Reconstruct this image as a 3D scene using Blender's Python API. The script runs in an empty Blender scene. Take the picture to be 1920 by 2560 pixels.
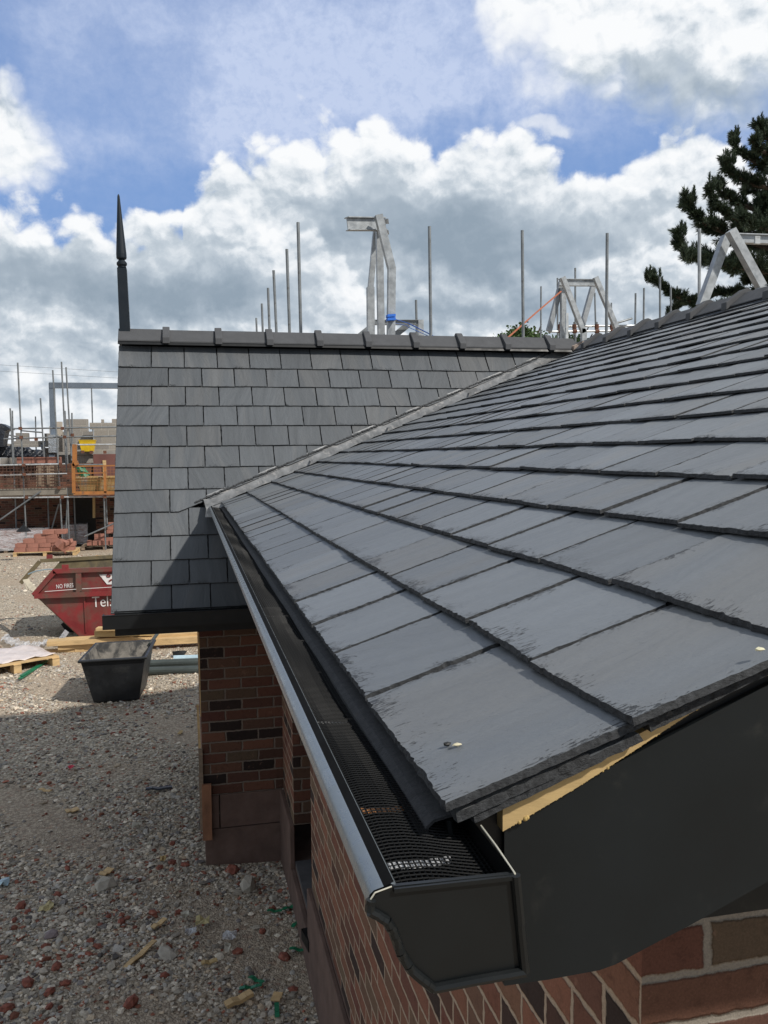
import bpy, math, random
import numpy as np
from mathutils import Vector, Matrix

scene = bpy.context.scene
R = math.radians
random.seed(7)
rng = np.random.default_rng(7)

# ------------------------------------------------------------------ camera
CZ = 2.88                       # camera height above the gravel
YAW, PITCH, ROLL, FPX = 0.2229046, 0.0664481, -0.01025402, 2150.37
_f = np.array([math.sin(YAW)*math.cos(PITCH), math.cos(YAW)*math.cos(PITCH), -math.sin(PITCH)])
_r = np.array([math.cos(YAW), -math.sin(YAW), 0.0])
_u = np.cross(_r, _f)
RT = math.cos(ROLL)*_r + math.sin(ROLL)*_u
UP = -math.sin(ROLL)*_r + math.cos(ROLL)*_u
FW = _f
cam_d = bpy.data.cameras.new("camera")
cam = bpy.data.objects.new("camera", cam_d)
scene.collection.objects.link(cam)
cam.matrix_world = Matrix(((RT[0], UP[0], -FW[0], 0), (RT[1], UP[1], -FW[1], 0), (RT[2], UP[2], -FW[2], CZ), (0, 0, 0, 1)))
cam_d.sensor_fit = 'HORIZONTAL'; cam_d.sensor_width = 36.0; cam_d.lens = FPX/1920*36.0
cam_d.clip_start = 0.02; cam_d.clip_end = 3000
scene.camera = cam

# ------------------------------------------------------------------ sun and exposure
SUN = Vector((0.70, -0.74, 1.0)).normalized()
sd = bpy.data.lights.new("sun", 'SUN'); sd.energy = 3.9; sd.angle = R(1.8); sd.color = (1.0, 0.95, 0.87)
sun = bpy.data.objects.new("sun", sd); scene.collection.objects.link(sun)
sun.rotation_euler = SUN.to_track_quat('Z', 'Y').to_euler()
scene.view_settings.view_transform = 'Standard'; scene.view_settings.look = 'None'
scene.view_settings.exposure = 0.0; scene.view_settings.gamma = 1.0

# ------------------------------------------------------------------ node helpers
class NT:
    def __init__(s, tree): s.t = tree; s.n = tree.nodes; s.l = tree.links
    def new(s, typ, **kw):
        n = s.n.new(typ)
        for k, v in kw.items(): setattr(n, k, v)
        return n
    def inp(s, sock, v):
        if v is None: return
        if isinstance(v, bpy.types.NodeSocket): s.l.new(v, sock)
        else: sock.default_value = v
    def m(s, op, a, b=None, c=None, clamp=False):
        n = s.new('ShaderNodeMath', operation=op, use_clamp=clamp)
        for i, v in enumerate((a, b, c)): s.inp(n.inputs[i], v)
        return n.outputs[0]
    def vm(s, op, a, b=None, sc=None):
        n = s.new('ShaderNodeVectorMath', operation=op)
        s.inp(n.inputs[0], a); s.inp(n.inputs[1], b)
        if sc is not None: s.inp(n.inputs['Scale'], sc)
        return n.outputs[1] if op in ('LENGTH', 'DOT_PRODUCT') else n.outputs[0]
    def comb(s, x, y, z):
        n = s.new('ShaderNodeCombineXYZ')
        for i, v in enumerate((x, y, z)): s.inp(n.inputs[i], v)
        return n.outputs[0]
    def sep(s, v):
        n = s.new('ShaderNodeSeparateXYZ'); s.inp(n.inputs[0], v); return n.outputs
    def noise(s, vec, scale, detail=4, rough=0.55, dist=0, out=0, typ='FBM'):
        n = s.new('ShaderNodeTexNoise'); n.noise_dimensions = '3D'
        s.inp(n.inputs['Vector'], vec); n.inputs['Scale'].default_value = scale
        n.inputs['Detail'].default_value = detail; n.inputs['Roughness'].default_value = rough
        n.inputs['Distortion'].default_value = dist
        return n.outputs[out]
    def voro(s, vec, scale, feature='F1', out='Distance', rand=1.0):
        n = s.new('ShaderNodeTexVoronoi'); n.feature = feature
        s.inp(n.inputs['Vector'], vec); n.inputs['Scale'].default_value = scale
        n.inputs['Randomness'].default_value = rand
        return n.outputs[out]
    def white(s, vec, out='Value'):
        n = s.new('ShaderNodeTexWhiteNoise'); s.inp(n.inputs['Vector'], vec); return n.outputs[out]
    def ramp(s, fac, stops, interp='LINEAR'):
        n = s.new('ShaderNodeValToRGB'); cr = n.color_ramp; cr.interpolation = interp
        while len(cr.elements) < len(stops): cr.elements.new(0.5)
        for e, (p, c) in zip(cr.elements, stops):
            e.position = p; e.color = (*c, 1) if len(c) == 3 else c
        s.inp(n.inputs[0], fac); return n.outputs[0]
    def mix(s, fac, a, b, mode='MIX'):
        n = s.new('ShaderNodeMix', data_type='RGBA', blend_type=mode)
        s.inp(n.inputs[0], fac)
        for i, v in ((6, a), (7, b)):
            s.inp(n.inputs[i], (*v, 1) if isinstance(v, tuple) and len(v) == 3 else v)
        return n.outputs[2]
    def sstep(s, v, a, b):
        n = s.new('ShaderNodeMapRange', interpolation_type='SMOOTHSTEP')
        s.inp(n.inputs[0], v); n.inputs[1].default_value = a; n.inputs[2].default_value = b
        return n.outputs[0]
    def lstep(s, v, a, b, c=0.0, d=1.0):
        n = s.new('ShaderNodeMapRange')
        s.inp(n.inputs[0], v); n.inputs[1].default_value = a; n.inputs[2].default_value = b
        n.inputs[3].default_value = c; n.inputs[4].default_value = d
        return n.outputs[0]

# ------------------------------------------------------------------ sky (world): Nishita + cumulus in direction space
world = bpy.data.worlds.new("World"); scene.world = world; world.use_nodes = True
W = NT(world.node_tree); W.n.clear()
BGS = 0.06
sky = W.new('ShaderNodeTexSky'); sky.sky_type = 'NISHITA'; sky.sun_disc = False
sky.sun_elevation = math.asin(SUN.z); sky.sun_rotation = math.atan2(SUN.x, SUN.y)
sky.air_density = 1.0; sky.dust_density = 0.6; sky.ozone_density = 2.0
tc = W.new('ShaderNodeTexCoord').outputs['Generated']
def AE(px, py):                # a direction on the sky -> (azimuth, elevation) in radians
    v = RT*((px-960)/FPX) + UP*(-(py-1280)/FPX) + FW
    return math.atan2(v[0], v[1]), math.atan2(v[2], math.hypot(v[0], v[1]))
d = W.sep(tc)
az = W.m('ARCTAN2', d[0], d[1])
el = W.m('ARCSINE', d[2])
nz = W.new('ShaderNodeTexNoise'); W.l.new(tc, nz.inputs['Vector']); nz.inputs['Scale'].default_value = 5.5
nz.inputs['Detail'].default_value = 9; nz.inputs['Roughness'].default_value = 0.60
nc = W.sep(W.vm('SUBTRACT', nz.outputs['Color'], (0.5, 0.5, 0.5)))
nz2 = W.new('ShaderNodeTexNoise'); W.l.new(tc, nz2.inputs['Vector']); nz2.inputs['Scale'].default_value = 19
nz2.inputs['Detail'].default_value = 6; nz2.inputs['Roughness'].default_value = 0.55
nd = W.sep(W.vm('SUBTRACT', nz2.outputs['Color'], (0.5, 0.5, 0.5)))
def uvw(amp, amp2):
    return (W.m('ADD', az, W.m('ADD', W.m('MULTIPLY', nc[0], amp), W.m('MULTIPLY', nd[0], amp2))),
            W.m('ADD', el, W.m('ADD', W.m('MULTIPLY', nc[1], amp*0.75), W.m('MULTIPLY', nd[1], amp2))))
def blobs(uv, lst):
    tot = None
    for (px, py, rx, ry, w) in lst:
        a0, e0 = AE(px, py)
        k = 1.0/FPX
        x = W.m('DIVIDE', W.m('SUBTRACT', uv[0], a0), rx*k)
        y = W.m('DIVIDE', W.m('SUBTRACT', uv[1], e0), ry*k)
        r2 = W.m('ADD', W.m('MULTIPLY', x, x), W.m('MULTIPLY', y, y))
        g = W.m('MULTIPLY', W.m('EXPONENT', W.m('MULTIPLY', r2, -1.0)), w)
        tot = g if tot is None else W.m('ADD', tot, g)
    return tot
def vor(vec, scale):
    q = W.new('ShaderNodeTexVoronoi'); q.feature = 'F1'; q.voronoi_dimensions = '2D'
    W.inp(q.inputs['Vector'], vec); q.inputs['Scale'].default_value = scale; return q.outputs['Distance']
def fac(vec, scale, det, ro):
    q = W.new('ShaderNodeTexNoise'); W.inp(q.inputs['Vector'], vec); q.inputs['Scale'].default_value = scale
    q.inputs['Detail'].default_value = det; q.inputs['Roughness'].default_value = ro; return q.outputs['Fac']
P2 = W.comb(W.m('ADD', az, W.m('MULTIPLY', nd[0], 0.030)), W.m('ADD', W.m('MULTIPLY', el, 1.25), W.m('MULTIPLY', nd[1], 0.030)), W.m('MULTIPLY', nc[0], 0.10))
def puff(vec):      # rounded cauliflower heads, high in the middle of each head
    a = W.m('SUBTRACT', 0.45, vor(vec, 10)); b_ = W.m('SUBTRACT', 0.45, vor(vec, 25)); c_ = W.m('SUBTRACT', 0.45, vor(vec, 62))
    return W.m('ADD', a, W.m('ADD', W.m('MULTIPLY', b_, 0.55), W.m('MULTIPLY', c_, 0.28)))
pf = puff(P2); pfu = puff(W.vm('ADD', P2, (0.006, 0.016, 0.0)))
emb = W.m('SUBTRACT', pfu, pf)                       # > 0 on undersides
fn = fac(W.vm('ADD', P2, (3, 1, 0)), 70, 8, 0.65)
em2 = W.m('SUBTRACT', fac(W.vm('ADD', P2, (0.002, 0.006, 0)), 30, 8, .62), fac(P2, 30, 8, .62))
A0, A1 = YAW-0.62, YAW+0.62; E0, E1 = -0.05, 0.75
ua = W.m('DIVIDE', W.m('SUBTRACT', W.m('ADD', az, W.m('MULTIPLY', nd[2], 0.03)), A0), A1-A0, clamp=True)
def curve(pts):                                      # outline of a cloud bank: (azimuth, elevation) points
    q = W.new('ShaderNodeFloatCurve'); cv = q.mapping.curves[0]
    dd = sorted(((AE(x, y)[0]-A0)/(A1-A0), (AE(x, y)[1]-E0)/(E1-E0)) for x, y in pts)
    dd = [(max(0, min(1, a)), max(0, min(1, b_))) for a, b_ in dd]
    cv.points[0].location = (0, dd[0][1]); cv.points[1].location = (1, dd[-1][1])
    for a, b_ in dd:
        if 0.001 < a < 0.999: cv.points.new(a, b_)
    for p_ in cv.points: p_.handle_type = 'AUTO_CLAMPED'
    q.mapping.update(); W.inp(q.inputs['Value'], ua)
    return W.m('ADD', W.m('MULTIPLY', q.outputs[0], E1-E0), E0)
edge = W.m('ADD', W.m('MULTIPLY', pf, 0.052), W.m('ADD', W.m('MULTIPLY', nc[1], 0.05), W.m('MULTIPLY', W.m('SUBTRACT', fn, 0.5), 0.022)))
def below(pts): return W.m('ADD', W.m('SUBTRACT', curve(pts), el), edge)
def above(pts): return W.m('ADD', W.m('SUBTRACT', el, curve(pts)), edge)
dA = below([(0, 1300), (380, 1250), (452, 620), (475, 500), (560, 420), (700, 365), (850, 330), (1000, 345), (1150, 325), (1280, 345), (1400, 375), (1500, 400), (1620, 345), (1780, 365), (1920, 400), (2300, 420)])
dB = below([(-200, 520), (0, 520), (110, 530), (200, 500), (270, 565), (340, 570), (440, 545), (560, 560), (700, 590), (800, 640), (920, 700), (1000, 790), (1300, 900), (2000, 950)])
dC = above([(700, -600), (1130, -160), (1190, 10), (1215, 110), (1260, 190), (1420, 235), (1560, 285), (1720, 310), (1920, 330), (2200, 330)])
dD = W.m('SUBTRACT', W.m('MULTIPLY', blobs(uvw(0.05, 0.03), [(-10, 340, 150, 130, 1.15)]), 0.10), W.m('SUBTRACT', 0.055, W.m('MULTIPLY', edge, 0.6)))
dE = W.m('SUBTRACT', W.m('MULTIPLY', blobs(uvw(0.05, 0.03), [(1330, 312, 75, 20, .9), (1400, 330, 50, 18, .8), (240, 365, 45, 18, .8), (770, 560, 0.1, 0.1, 0)]), 0.08), W.m('SUBTRACT', 0.055, W.m('MULTIPLY', edge, 0.9)))
aA = W.sstep(dA, -0.004, 0.017); aB = W.sstep(dB, -0.004, 0.016); aC = W.sstep(dC, -0.02, 0.06); aD = W.sstep(dD, -0.01, 0.03); aE = W.m('MULTIPLY', W.sstep(dE, -0.012, 0.035), 0.6)
off = W.sstep(W.m('ABSOLUTE', W.m('SUBTRACT', az, YAW)), 0.58, 0.8)
hi = W.sstep(el, 0.66, 0.85)
out_ = W.m('MAXIMUM', off, hi)
gen = W.lstep(W.sstep(nc[2], -0.06, 0.08), 0, 1, 0.25, 0.95)
inn = W.m('SUBTRACT', 1.0, out_)
veil = W.m('ADD', blobs(uvw(0.30, 0.06), [(760, 130, 330, 150, .70), (1050, 60, 260, 160, .60), (300, 70, 240, 60, .35), (600, 300, 130, 110, .60), (1150, 240, 220, 60, .45), (190, 350, 170, 60, .45), (150, 140, 70, 90, .25), (560, 390, 80, 60, .4), (330, 230, 60, 40, .1), (1330, 290, 200, 60, .35)]), 0.17, clamp=True)
veil = W.m('MULTIPLY', veil, W.lstep(fn, 0.3, 0.7, 0.75, 1.2), clamp=True)
uvS = uvw(0.17, 0.06)
dark = blobs(uvS, [
    (1130, 555, 330, 90, 1.0), (900, 520, 160, 50, .3), (1330, 640, 260, 50, .5), (850, 450, 120, 40, .35), (700, 480, 110, 30, .35), (1560, 560, 160, 60, .3),
    (330, 740, 360, 52, .78), (60, 680, 190, 60, .72), (430, 640, 160, 35, .40), (560, 740, 200, 45, .55), (720, 690, 120, 30, .3),
    (1720, 215, 230, 55, .75), (1560, 150, 160, 50, .40), (1880, 260, 120, 50, .5),
    (1120, 760, 170, 25, .40), (700, 800, 260, 20, .3), (30, 380, 80, 30, .25), (150, 900, 300, 35, .30), (1500, 760, 250, 30, .30)])
brite = blobs(uvS, [(900, 690, 120, 35, .4), (1150, 700, 160, 35, .35), (330, 850, 400, 30, .25), (1350, 60, 160, 60, .25), (1860, 80, 120, 60, .3), (1500, 470, 260, 50, .35), (950, 630, 90, 30, .3), (620, 610, 110, 50, .45), (120, 580, 260, 40, .30), (930, 370, 300, 35, .25), (480, 800, 300, 25, .35), (1700, 660, 220, 50, .3)])
thA = W.lstep(dA, 0.0, 0.16, -0.10, 0.34); thB = W.lstep(dB, 0.0, 0.13, -0.10, 0.30)
low = W.sstep(el, 0.16, 0.05)
th = W.m('ADD', W.m('MULTIPLY', thA, W.m('SUBTRACT', 1.0, aB)), W.m('MULTIPLY', thB, aB))
th = W.m('MULTIPLY', th, W.m('SUBTRACT', 1.0, W.m('MULTIPLY', low, 0.6)))
th = W.m('MULTIPLY', th, W.m('SUBTRACT', 1.0, W.m('MAXIMUM', aC, W.m('MULTIPLY', aD, 0.6))))
shade = W.m('ADD', W.m('ADD', 0.13, th), W.m('SUBTRACT', W.m('MULTIPLY', dark, 0.62), W.m('MULTIPLY', brite, 0.45)))
shade = W.m('ADD', shade, W.m('MULTIPLY', W.m('ADD', W.m('MULTIPLY', emb, 0.62), W.m('MULTIPLY', em2, 0.85)), W.m('SUBTRACT', 1.0, W.m('MULTIPLY', dark, 0.55))))
shade = W.m('ADD', shade, W.m('ADD', W.m('MULTIPLY', nd[2], 0.22), W.m('MULTIPLY', nc[2], 0.35)))
shade = W.m('ADD', shade, W.m('MULTIPLY', out_, 0.20))
ccol = W.ramp(shade, [(0.0, (0.96, 0.975, 0.99)), (0.18, (0.83, 0.87, 0.91)), (0.42, (0.55, 0.62, 0.69)), (0.70, (0.39, 0.465, 0.545)), (1.0, (0.29, 0.365, 0.445))])
alpha = W.m('MAXIMUM', W.m('MAXIMUM', aA, aB), W.m('MAXIMUM', aC, W.m('MAXIMUM', aD, aE)))
alpha = W.m('ADD', W.m('MULTIPLY', alpha, inn), W.m('MULTIPLY', gen, out_))
nish = W.vm('SCALE', sky.outputs[0], None, BGS)
skyc = W.mix(W.m('MULTIPLY', inn, 0.75), nish, W.mix(W.sstep(el, 0.55, 0.25), (0.22, 0.35, 0.68), (0.17, 0.35, 0.75)))
skyc = W.mix(W.m('MULTIPLY', W.m('MULTIPLY', veil, 0.95, clamp=True), inn), skyc, (0.56, 0.65, 0.86))
skyc = W.mix(W.m('MULTIPLY', W.sstep(el, 0.16, -0.02), 0.8), skyc, (0.60, 0.68, 0.74))
fin = W.mix(alpha, skyc, ccol)
fin = W.vm('SCALE', fin, None, 1.0/BGS)
bg = W.new('ShaderNodeBackground'); bg.inputs[1].default_value = BGS; W.l.new(fin, bg.inputs[0])
wo = W.new('ShaderNodeOutputWorld'); W.l.new(bg.outputs[0], wo.inputs[0])

# ------------------------------------------------------------------ geometry helpers
def ray(px, py): return RT*((px-960)/FPX) + UP*(-(py-1280)/FPX) + FW
def P(px, py, Y):               # the point of the scene seen at a spot of the photograph, on the plane y = Y
    r = ray(px, py); return Vector((r[0]/r[1]*Y, Y, r[2]/r[1]*Y + CZ))
def G(px, py, z=0.0):           # the same on the ground
    r = ray(px, py); t = (z-CZ)/r[2]; return Vector((r[0]*t, r[1]*t, z))

def link(o, parent=None):
    scene.collection.objects.link(o)
    if parent is not None: o.parent = parent
    return o
def tag(o, label=None, cat=None, group=None, kind=None):
    if label: o["label"] = label
    if cat: o["category"] = cat
    if group: o["group"] = group
    if kind: o["kind"] = kind
    return o
def thing(name, label, cat, loc=(0, 0, 0), group=None):
    o = bpy.data.objects.new(name, None); o.location = loc; o.empty_display_size = 0.2
    return tag(link(o), label, cat, group)

class MB:
    def __init__(s): s.v = []; s.f = []; s.mi = []; s.col = []
    def add(s, vs, fs, mi=0, col=None):
        b = len(s.v); s.v += [tuple(v) for v in vs]
        s.f += [tuple(b+i for i in f) for f in fs]
        s.mi += [mi]*len(fs) if isinstance(mi, int) else list(mi)
        s.col += [col if col is not None else (0.5, 0.5, 0.5)]*len(vs)
        return s
    def box(s, x0, x1, y0, y1, z0, z1, mi=0, col=None):
        v = [(x, y, z) for x in (x0, x1) for y in (y0, y1) for z in (z0, z1)]
        return s.add(v, [(0, 1, 3, 2), (4, 6, 7, 5), (0, 4, 5, 1), (2, 3, 7, 6), (0, 2, 6, 4), (1, 5, 7, 3)], mi, col)
    def obox(s, c, ax, ay, az_, hx, hy, hz, mi=0, col=None):
        c = Vector(c); ax = Vector(ax).normalized(); ay = Vector(ay).normalized(); az_ = Vector(az_).normalized()
        v = [c+ax*hx*i+ay*hy*j+az_*hz*k for i in (-1, 1) for j in (-1, 1) for k in (-1, 1)]
        return s.add(v, [(0, 1, 3, 2), (4, 6, 7, 5), (0, 4, 5, 1), (2, 3, 7, 6), (0, 2, 6, 4), (1, 5, 7, 3)], mi, col)
    def bar(s, a, b, w, h, up=(0, 0, 1), mi=0, col=None):      # rectangular bar from a to b
        a = Vector(a); b = Vector(b); t = (b-a).normalized(); u = Vector(up)
        sd_ = t.cross(u)
        if sd_.length < 1e-4: sd_ = t.cross(Vector((0, 1, 0)))
        sd_.normalize(); n = sd_.cross(t)
        return s.obox((a+b)/2, t, sd_, n, (b-a).length/2, w/2, h/2, mi, col)
    def tube(s, a, b, r, n=10, r2=None, mi=0, col=None, cap=True):
        a = Vector(a); b = Vector(b); t = (b-a).normalized(); r2 = r if r2 is None else r2
        u = t.cross(Vector((0, 0, 1)))
        if u.length < 1e-3: u = t.cross(Vector((0, 1, 0)))
        u.normalize(); w = t.cross(u)
        vs = []
        for p, rr in ((a, r), (b, r2)):
            for k in range(n):
                an = 2*math.pi*k/n; vs.append(p+(u*math.cos(an)+w*math.sin(an))*rr)
        fs = [(k, (k+1) % n, n+(k+1) % n, n+k) for k in range(n)]
        if cap: fs += [tuple(range(n))[::-1], tuple(range(n, 2*n))]
        return s.add(vs, fs, mi, col)
    def path(s, pts, r, n=8, mi=0, col=None):
        for a, b in zip(pts, pts[1:]): s.tube(a, b, r, n, mi=mi, col=col)
        return s
    def prism(s, poly, vec, mi=0, col=None):                  # polygon (3-D points) extruded by vec
        n = len(poly); vec = Vector(vec); poly = [Vector(p) for p in poly]
        vs = poly+[p+vec for p in poly]
        fs = [tuple(range(n))[::-1], tuple(range(n, 2*n))]+[(k, (k+1) % n, n+(k+1) % n, n+k) for k in range(n)]
        return s.add(vs, fs, mi, col)
    def lathe(s, prof, a, t=(0, 0, 1), n=16, square=False, mi=0):
        a = Vector(a); t = Vector(t).normalized(); u = t.cross(Vector((0, 1, 0))).normalized(); w = t.cross(u)
        b0 = len(s.v); vs = []
        for h, r in prof:
            for k in range(n):
                an = 2*math.pi*k/n; vs.append(a+t*h+(u*math.cos(an)+w*math.sin(an))*r)
        fs = []
        for j in range(len(prof)-1):
            for k in range(n): fs.append((j*n+k, j*n+(k+1) % n, (j+1)*n+(k+1) % n, (j+1)*n+k))
        fs += [tuple(range(n))[::-1], tuple((len(prof)-1)*n+k for k in range(n))]
        return s.add(vs, fs, mi)
    def build(s, name, mats, parent=None, smooth=False, fix=True, color=False):
        me = bpy.data.meshes.new(name); me.from_pydata(s.v, [], s.f)
        if not isinstance(mats, (list, tuple)): mats = [mats]
        for m in mats: me.materials.append(m)
        if len(mats) > 1: me.polygons.foreach_set('material_index', s.mi)
        if color:
            at = me.attributes.new('tint', 'FLOAT_VECTOR', 'POINT'); at.data.foreach_set('vector', np.array(s.col, dtype=np.float32).ravel())
        if fix:
            import bmesh
            bm = bmesh.new(); bm.from_mesh(me); bmesh.ops.recalc_face_normals(bm, faces=bm.faces); bm.to_mesh(me); bm.free()
        if smooth: me.polygons.foreach_set('use_smooth', [True]*len(me.polygons))
        me.update()
        o = bpy.data.objects.new(name, me)
        if parent is not None and parent.type == 'EMPTY' :
            me.transform(Matrix.Translation(-Vector(parent.location)))
        elif parent is not None and parent.parent is not None and parent.parent.type == 'EMPTY':
            me.transform(Matrix.Translation(-Vector(parent.parent.location)))
        return link(o, parent)
def recentre(o):                       # put a mesh object's origin at its own base
    me = o.data; co = np.empty(len(me.vertices)*3); me.vertices.foreach_get('co', co); co = co.reshape(-1, 3)
    c = Vector(((co[:, 0].min()+co[:, 0].max())/2, (co[:, 1].min()+co[:, 1].max())/2, co[:, 2].min()))
    me.transform(Matrix.Translation(-c)); o.location = c
    return o
def copy_of(o, loc, rz=0.0, parent=None, label=None, group=None, scale=None):
    c = o.copy(); scene.collection.objects.link(c); c.location = loc; c.rotation_euler = (0, 0, rz)
    if parent is not None: c.parent = parent
    if label: c["label"] = label
    if group: c["group"] = group
    if scale: c.scale = scale
    for ch in list(o.children):
        k = ch.copy(); scene.collection.objects.link(k); k.parent = c
    return c

# ------------------------------------------------------------------ materials
def mat(name, base, rough=0.6, metal=0.0, var=0.0, vscale=8, bump=0.0, bscale=60, bdist=0.002, spec=0.5, dirt=None, dscale=4, dlo=.5, dhi=.7, coords='Object', stretch=None):
    m = bpy.data.materials.new(name); m.use_nodes = True; T = NT(m.node_tree); b = T.n['Principled BSDF']
    tcn = T.new('ShaderNodeTexCoord').outputs[coords]
    if stretch:
        tcn = T.vm('MULTIPLY', tcn, stretch)
    col = (*base, 1)
    if var > 0:
        f = T.noise(tcn, vscale, 6, 0.6)
        lo = tuple(max(0, c*(1-var)) for c in base); hi_ = tuple(min(1, c*(1+var)) for c in base)
        col = T.ramp(f, [(0.3, lo), (0.7, hi_)])
    if dirt:
        f = T.noise(tcn, dscale, 8, 0.65, 0.3); f = T.sstep(f, dlo, dhi)
        col = T.mix(f, col, (*dirt, 1))
    T.inp(b.inputs['Base Color'], col)
    rr = T.noise(tcn, vscale*2.3, 3, .5); T.inp(b.inputs['Roughness'], T.lstep(rr, .3, .7, max(0.05, rough-0.08), min(1, rough+0.08)))
    b.inputs['Metallic'].default_value = metal
    b.inputs['Specular IOR Level'].default_value = spec
    if bump > 0:
        n = T.new('ShaderNodeBump'); n.inputs['Strength'].default_value = bump; n.inputs['Distance'].default_value = bdist
        T.inp(n.inputs['Height'], T.noise(tcn, bscale, 6, 0.6)); T.l.new(n.outputs[0], b.inputs['Normal'])
    return m

def slate_mat(name, base, streak, warm, bumpd=0.0012, rough=0.5, edge=False, sw=1.0, side=1.6, thr0=0.84):
    m = bpy.data.materials.new(name); m.use_nodes = True; T = NT(m.node_tree); b = T.n['Principled BSDF']
    at = T.new('ShaderNodeAttribute'); at.attribute_name = 'sl'; sl = at.outputs['Vector']
    a2 = T.new('ShaderNodeAttribute'); a2.attribute_name = 'tint'; tv = T.sep(a2.outputs['Vector'])
    if edge:
        geo = T.new('ShaderNodeTexCoord').outputs['Object']
        col = T.ramp(T.noise(geo, 160, 5, .6), [(0.35, (0.010, 0.011, 0.013)), (0.7, (0.045, 0.048, 0.052))])
        T.inp(b.inputs['Base Color'], col); b.inputs['Roughness'].default_value = 0.7
        n = T.new('ShaderNodeBump'); n.inputs['Strength'].default_value = 1.0; n.inputs['Distance'].default_value = 0.003
        T.inp(n.inputs['Height'], T.noise(T.vm('MULTIPLY', geo, (1, 1, 2.5)), 190, 6, .7)); T.l.new(n.outputs[0], b.inputs['Normal'])
        return m
    st = T.noise(T.vm('MULTIPLY', sl, (26*sw, 1.6, 1)), 1.0, 5, 0.6)
    st2 = T.noise(T.vm('MULTIPLY', sl, (7*sw, 0.8, 1)), 1.0, 3, 0.5)
    fine = T.noise(T.vm('MULTIPLY', sl, (60, 34, 1)), 1.0, 8, 0.7)
    sfac = T.m('ADD', T.m('MULTIPLY', st, 0.6), T.m('MULTIPLY', st2, 0.4))
    k = T.m('ADD', T.m('MULTIPLY', T.m('SUBTRACT', sfac, 0.5), streak), 1.0)
    k = T.m('MULTIPLY', k, T.lstep(fine, 0.25, 0.75, 0.93, 1.07))
    k = T.m('MULTIPLY', k, T.lstep(tv[0], 0, 1, 0.88, 1.12))
    c = T.vm('SCALE', (*base,), None, k)
    c = T.mix(T.m('MULTIPLY', T.sstep(T.m('ADD', st2, T.m('MULTIPLY', T.m('SUBTRACT', tv[1], 0.5), 0.35)), 0.5, 0.72), 0.7), c, T.vm('SCALE', (*warm,), None, k))
    # scuffs and pale scratches
    sc = T.noise(T.vm('MULTIPLY', sl, (18, 55, 1)), 1.0, 9, 0.75, 0.6)
    c = T.mix(T.m('MULTIPLY', T.sstep(sc, 0.66, 0.75), 0.40), c, (0.30, 0.31, 0.31))
    dk = T.noise(T.vm('MULTIPLY', sl, (9, 9, 1)), 1.0, 9, 0.8, 1.2)
    c = T.mix(T.m('MULTIPLY', T.sstep(dk, 0.66, 0.8), 0.45), c, (0.030, 0.033, 0.038))
    ed = T.new('ShaderNodeAttribute'); ed.attribute_name = 'ed'; e = T.sep(ed.outputs['Vector'])
    dside = T.m('SUBTRACT', e[2], T.m('ABSOLUTE', e[1]))
    dt = T.m('MINIMUM', e[0], T.m('MULTIPLY', dside, side))
    fz_ = T.noise(T.vm('ADD', T.vm('MULTIPLY', sl, (330, 80, 1)), T.vm('SCALE', T.noise(sl, 9, 2, .5, out=1), None, 6.0)), 1.0, 5, 0.65)
    amt = T.noise(T.vm('MULTIPLY', sl, (12, 12, 1)), 1.0, 3, 0.6)
    thr = T.m('ADD', T.m('MULTIPLY', dt, 4.6), T.m('SUBTRACT', thr0, T.m('MULTIPLY', amt, 0.66)))
    fe = T.sstep(T.m('SUBTRACT', fz_, thr), 0.0, 0.05)
    c = T.mix(T.m('MULTIPLY', fe, 0.85), c, (0.018, 0.020, 0.023))
    T.inp(b.inputs['Base Color'], c)
    T.inp(b.inputs['Roughness'], T.lstep(fine, 0.3, 0.7, rough-0.06, rough+0.1))
    b.inputs['Specular IOR Level'].default_value = 0.45
    # riven surface: low steps + grain
    n1 = T.noise(T.vm('MULTIPLY', sl, (11, 3.5, 1)), 1.0, 4, 0.55, 0.8)
    stepn = T.m('SNAP', n1, 0.09)
    hh = T.m('ADD', T.m('MULTIPLY', n1, 0.9), T.m('ADD', T.m('MULTIPLY', stepn, 0.9), T.m('SUBTRACT', T.m('MULTIPLY', fine, 0.30), T.m('MULTIPLY', fe, 0.5))))
    n = T.new('ShaderNodeBump'); n.inputs['Strength'].default_value = 1.0; n.inputs['Distance'].default_value = bumpd*3.6
    T.inp(n.inputs['Height'], hh); T.l.new(n.outputs[0], b.inputs['Normal'])
    return m

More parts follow.
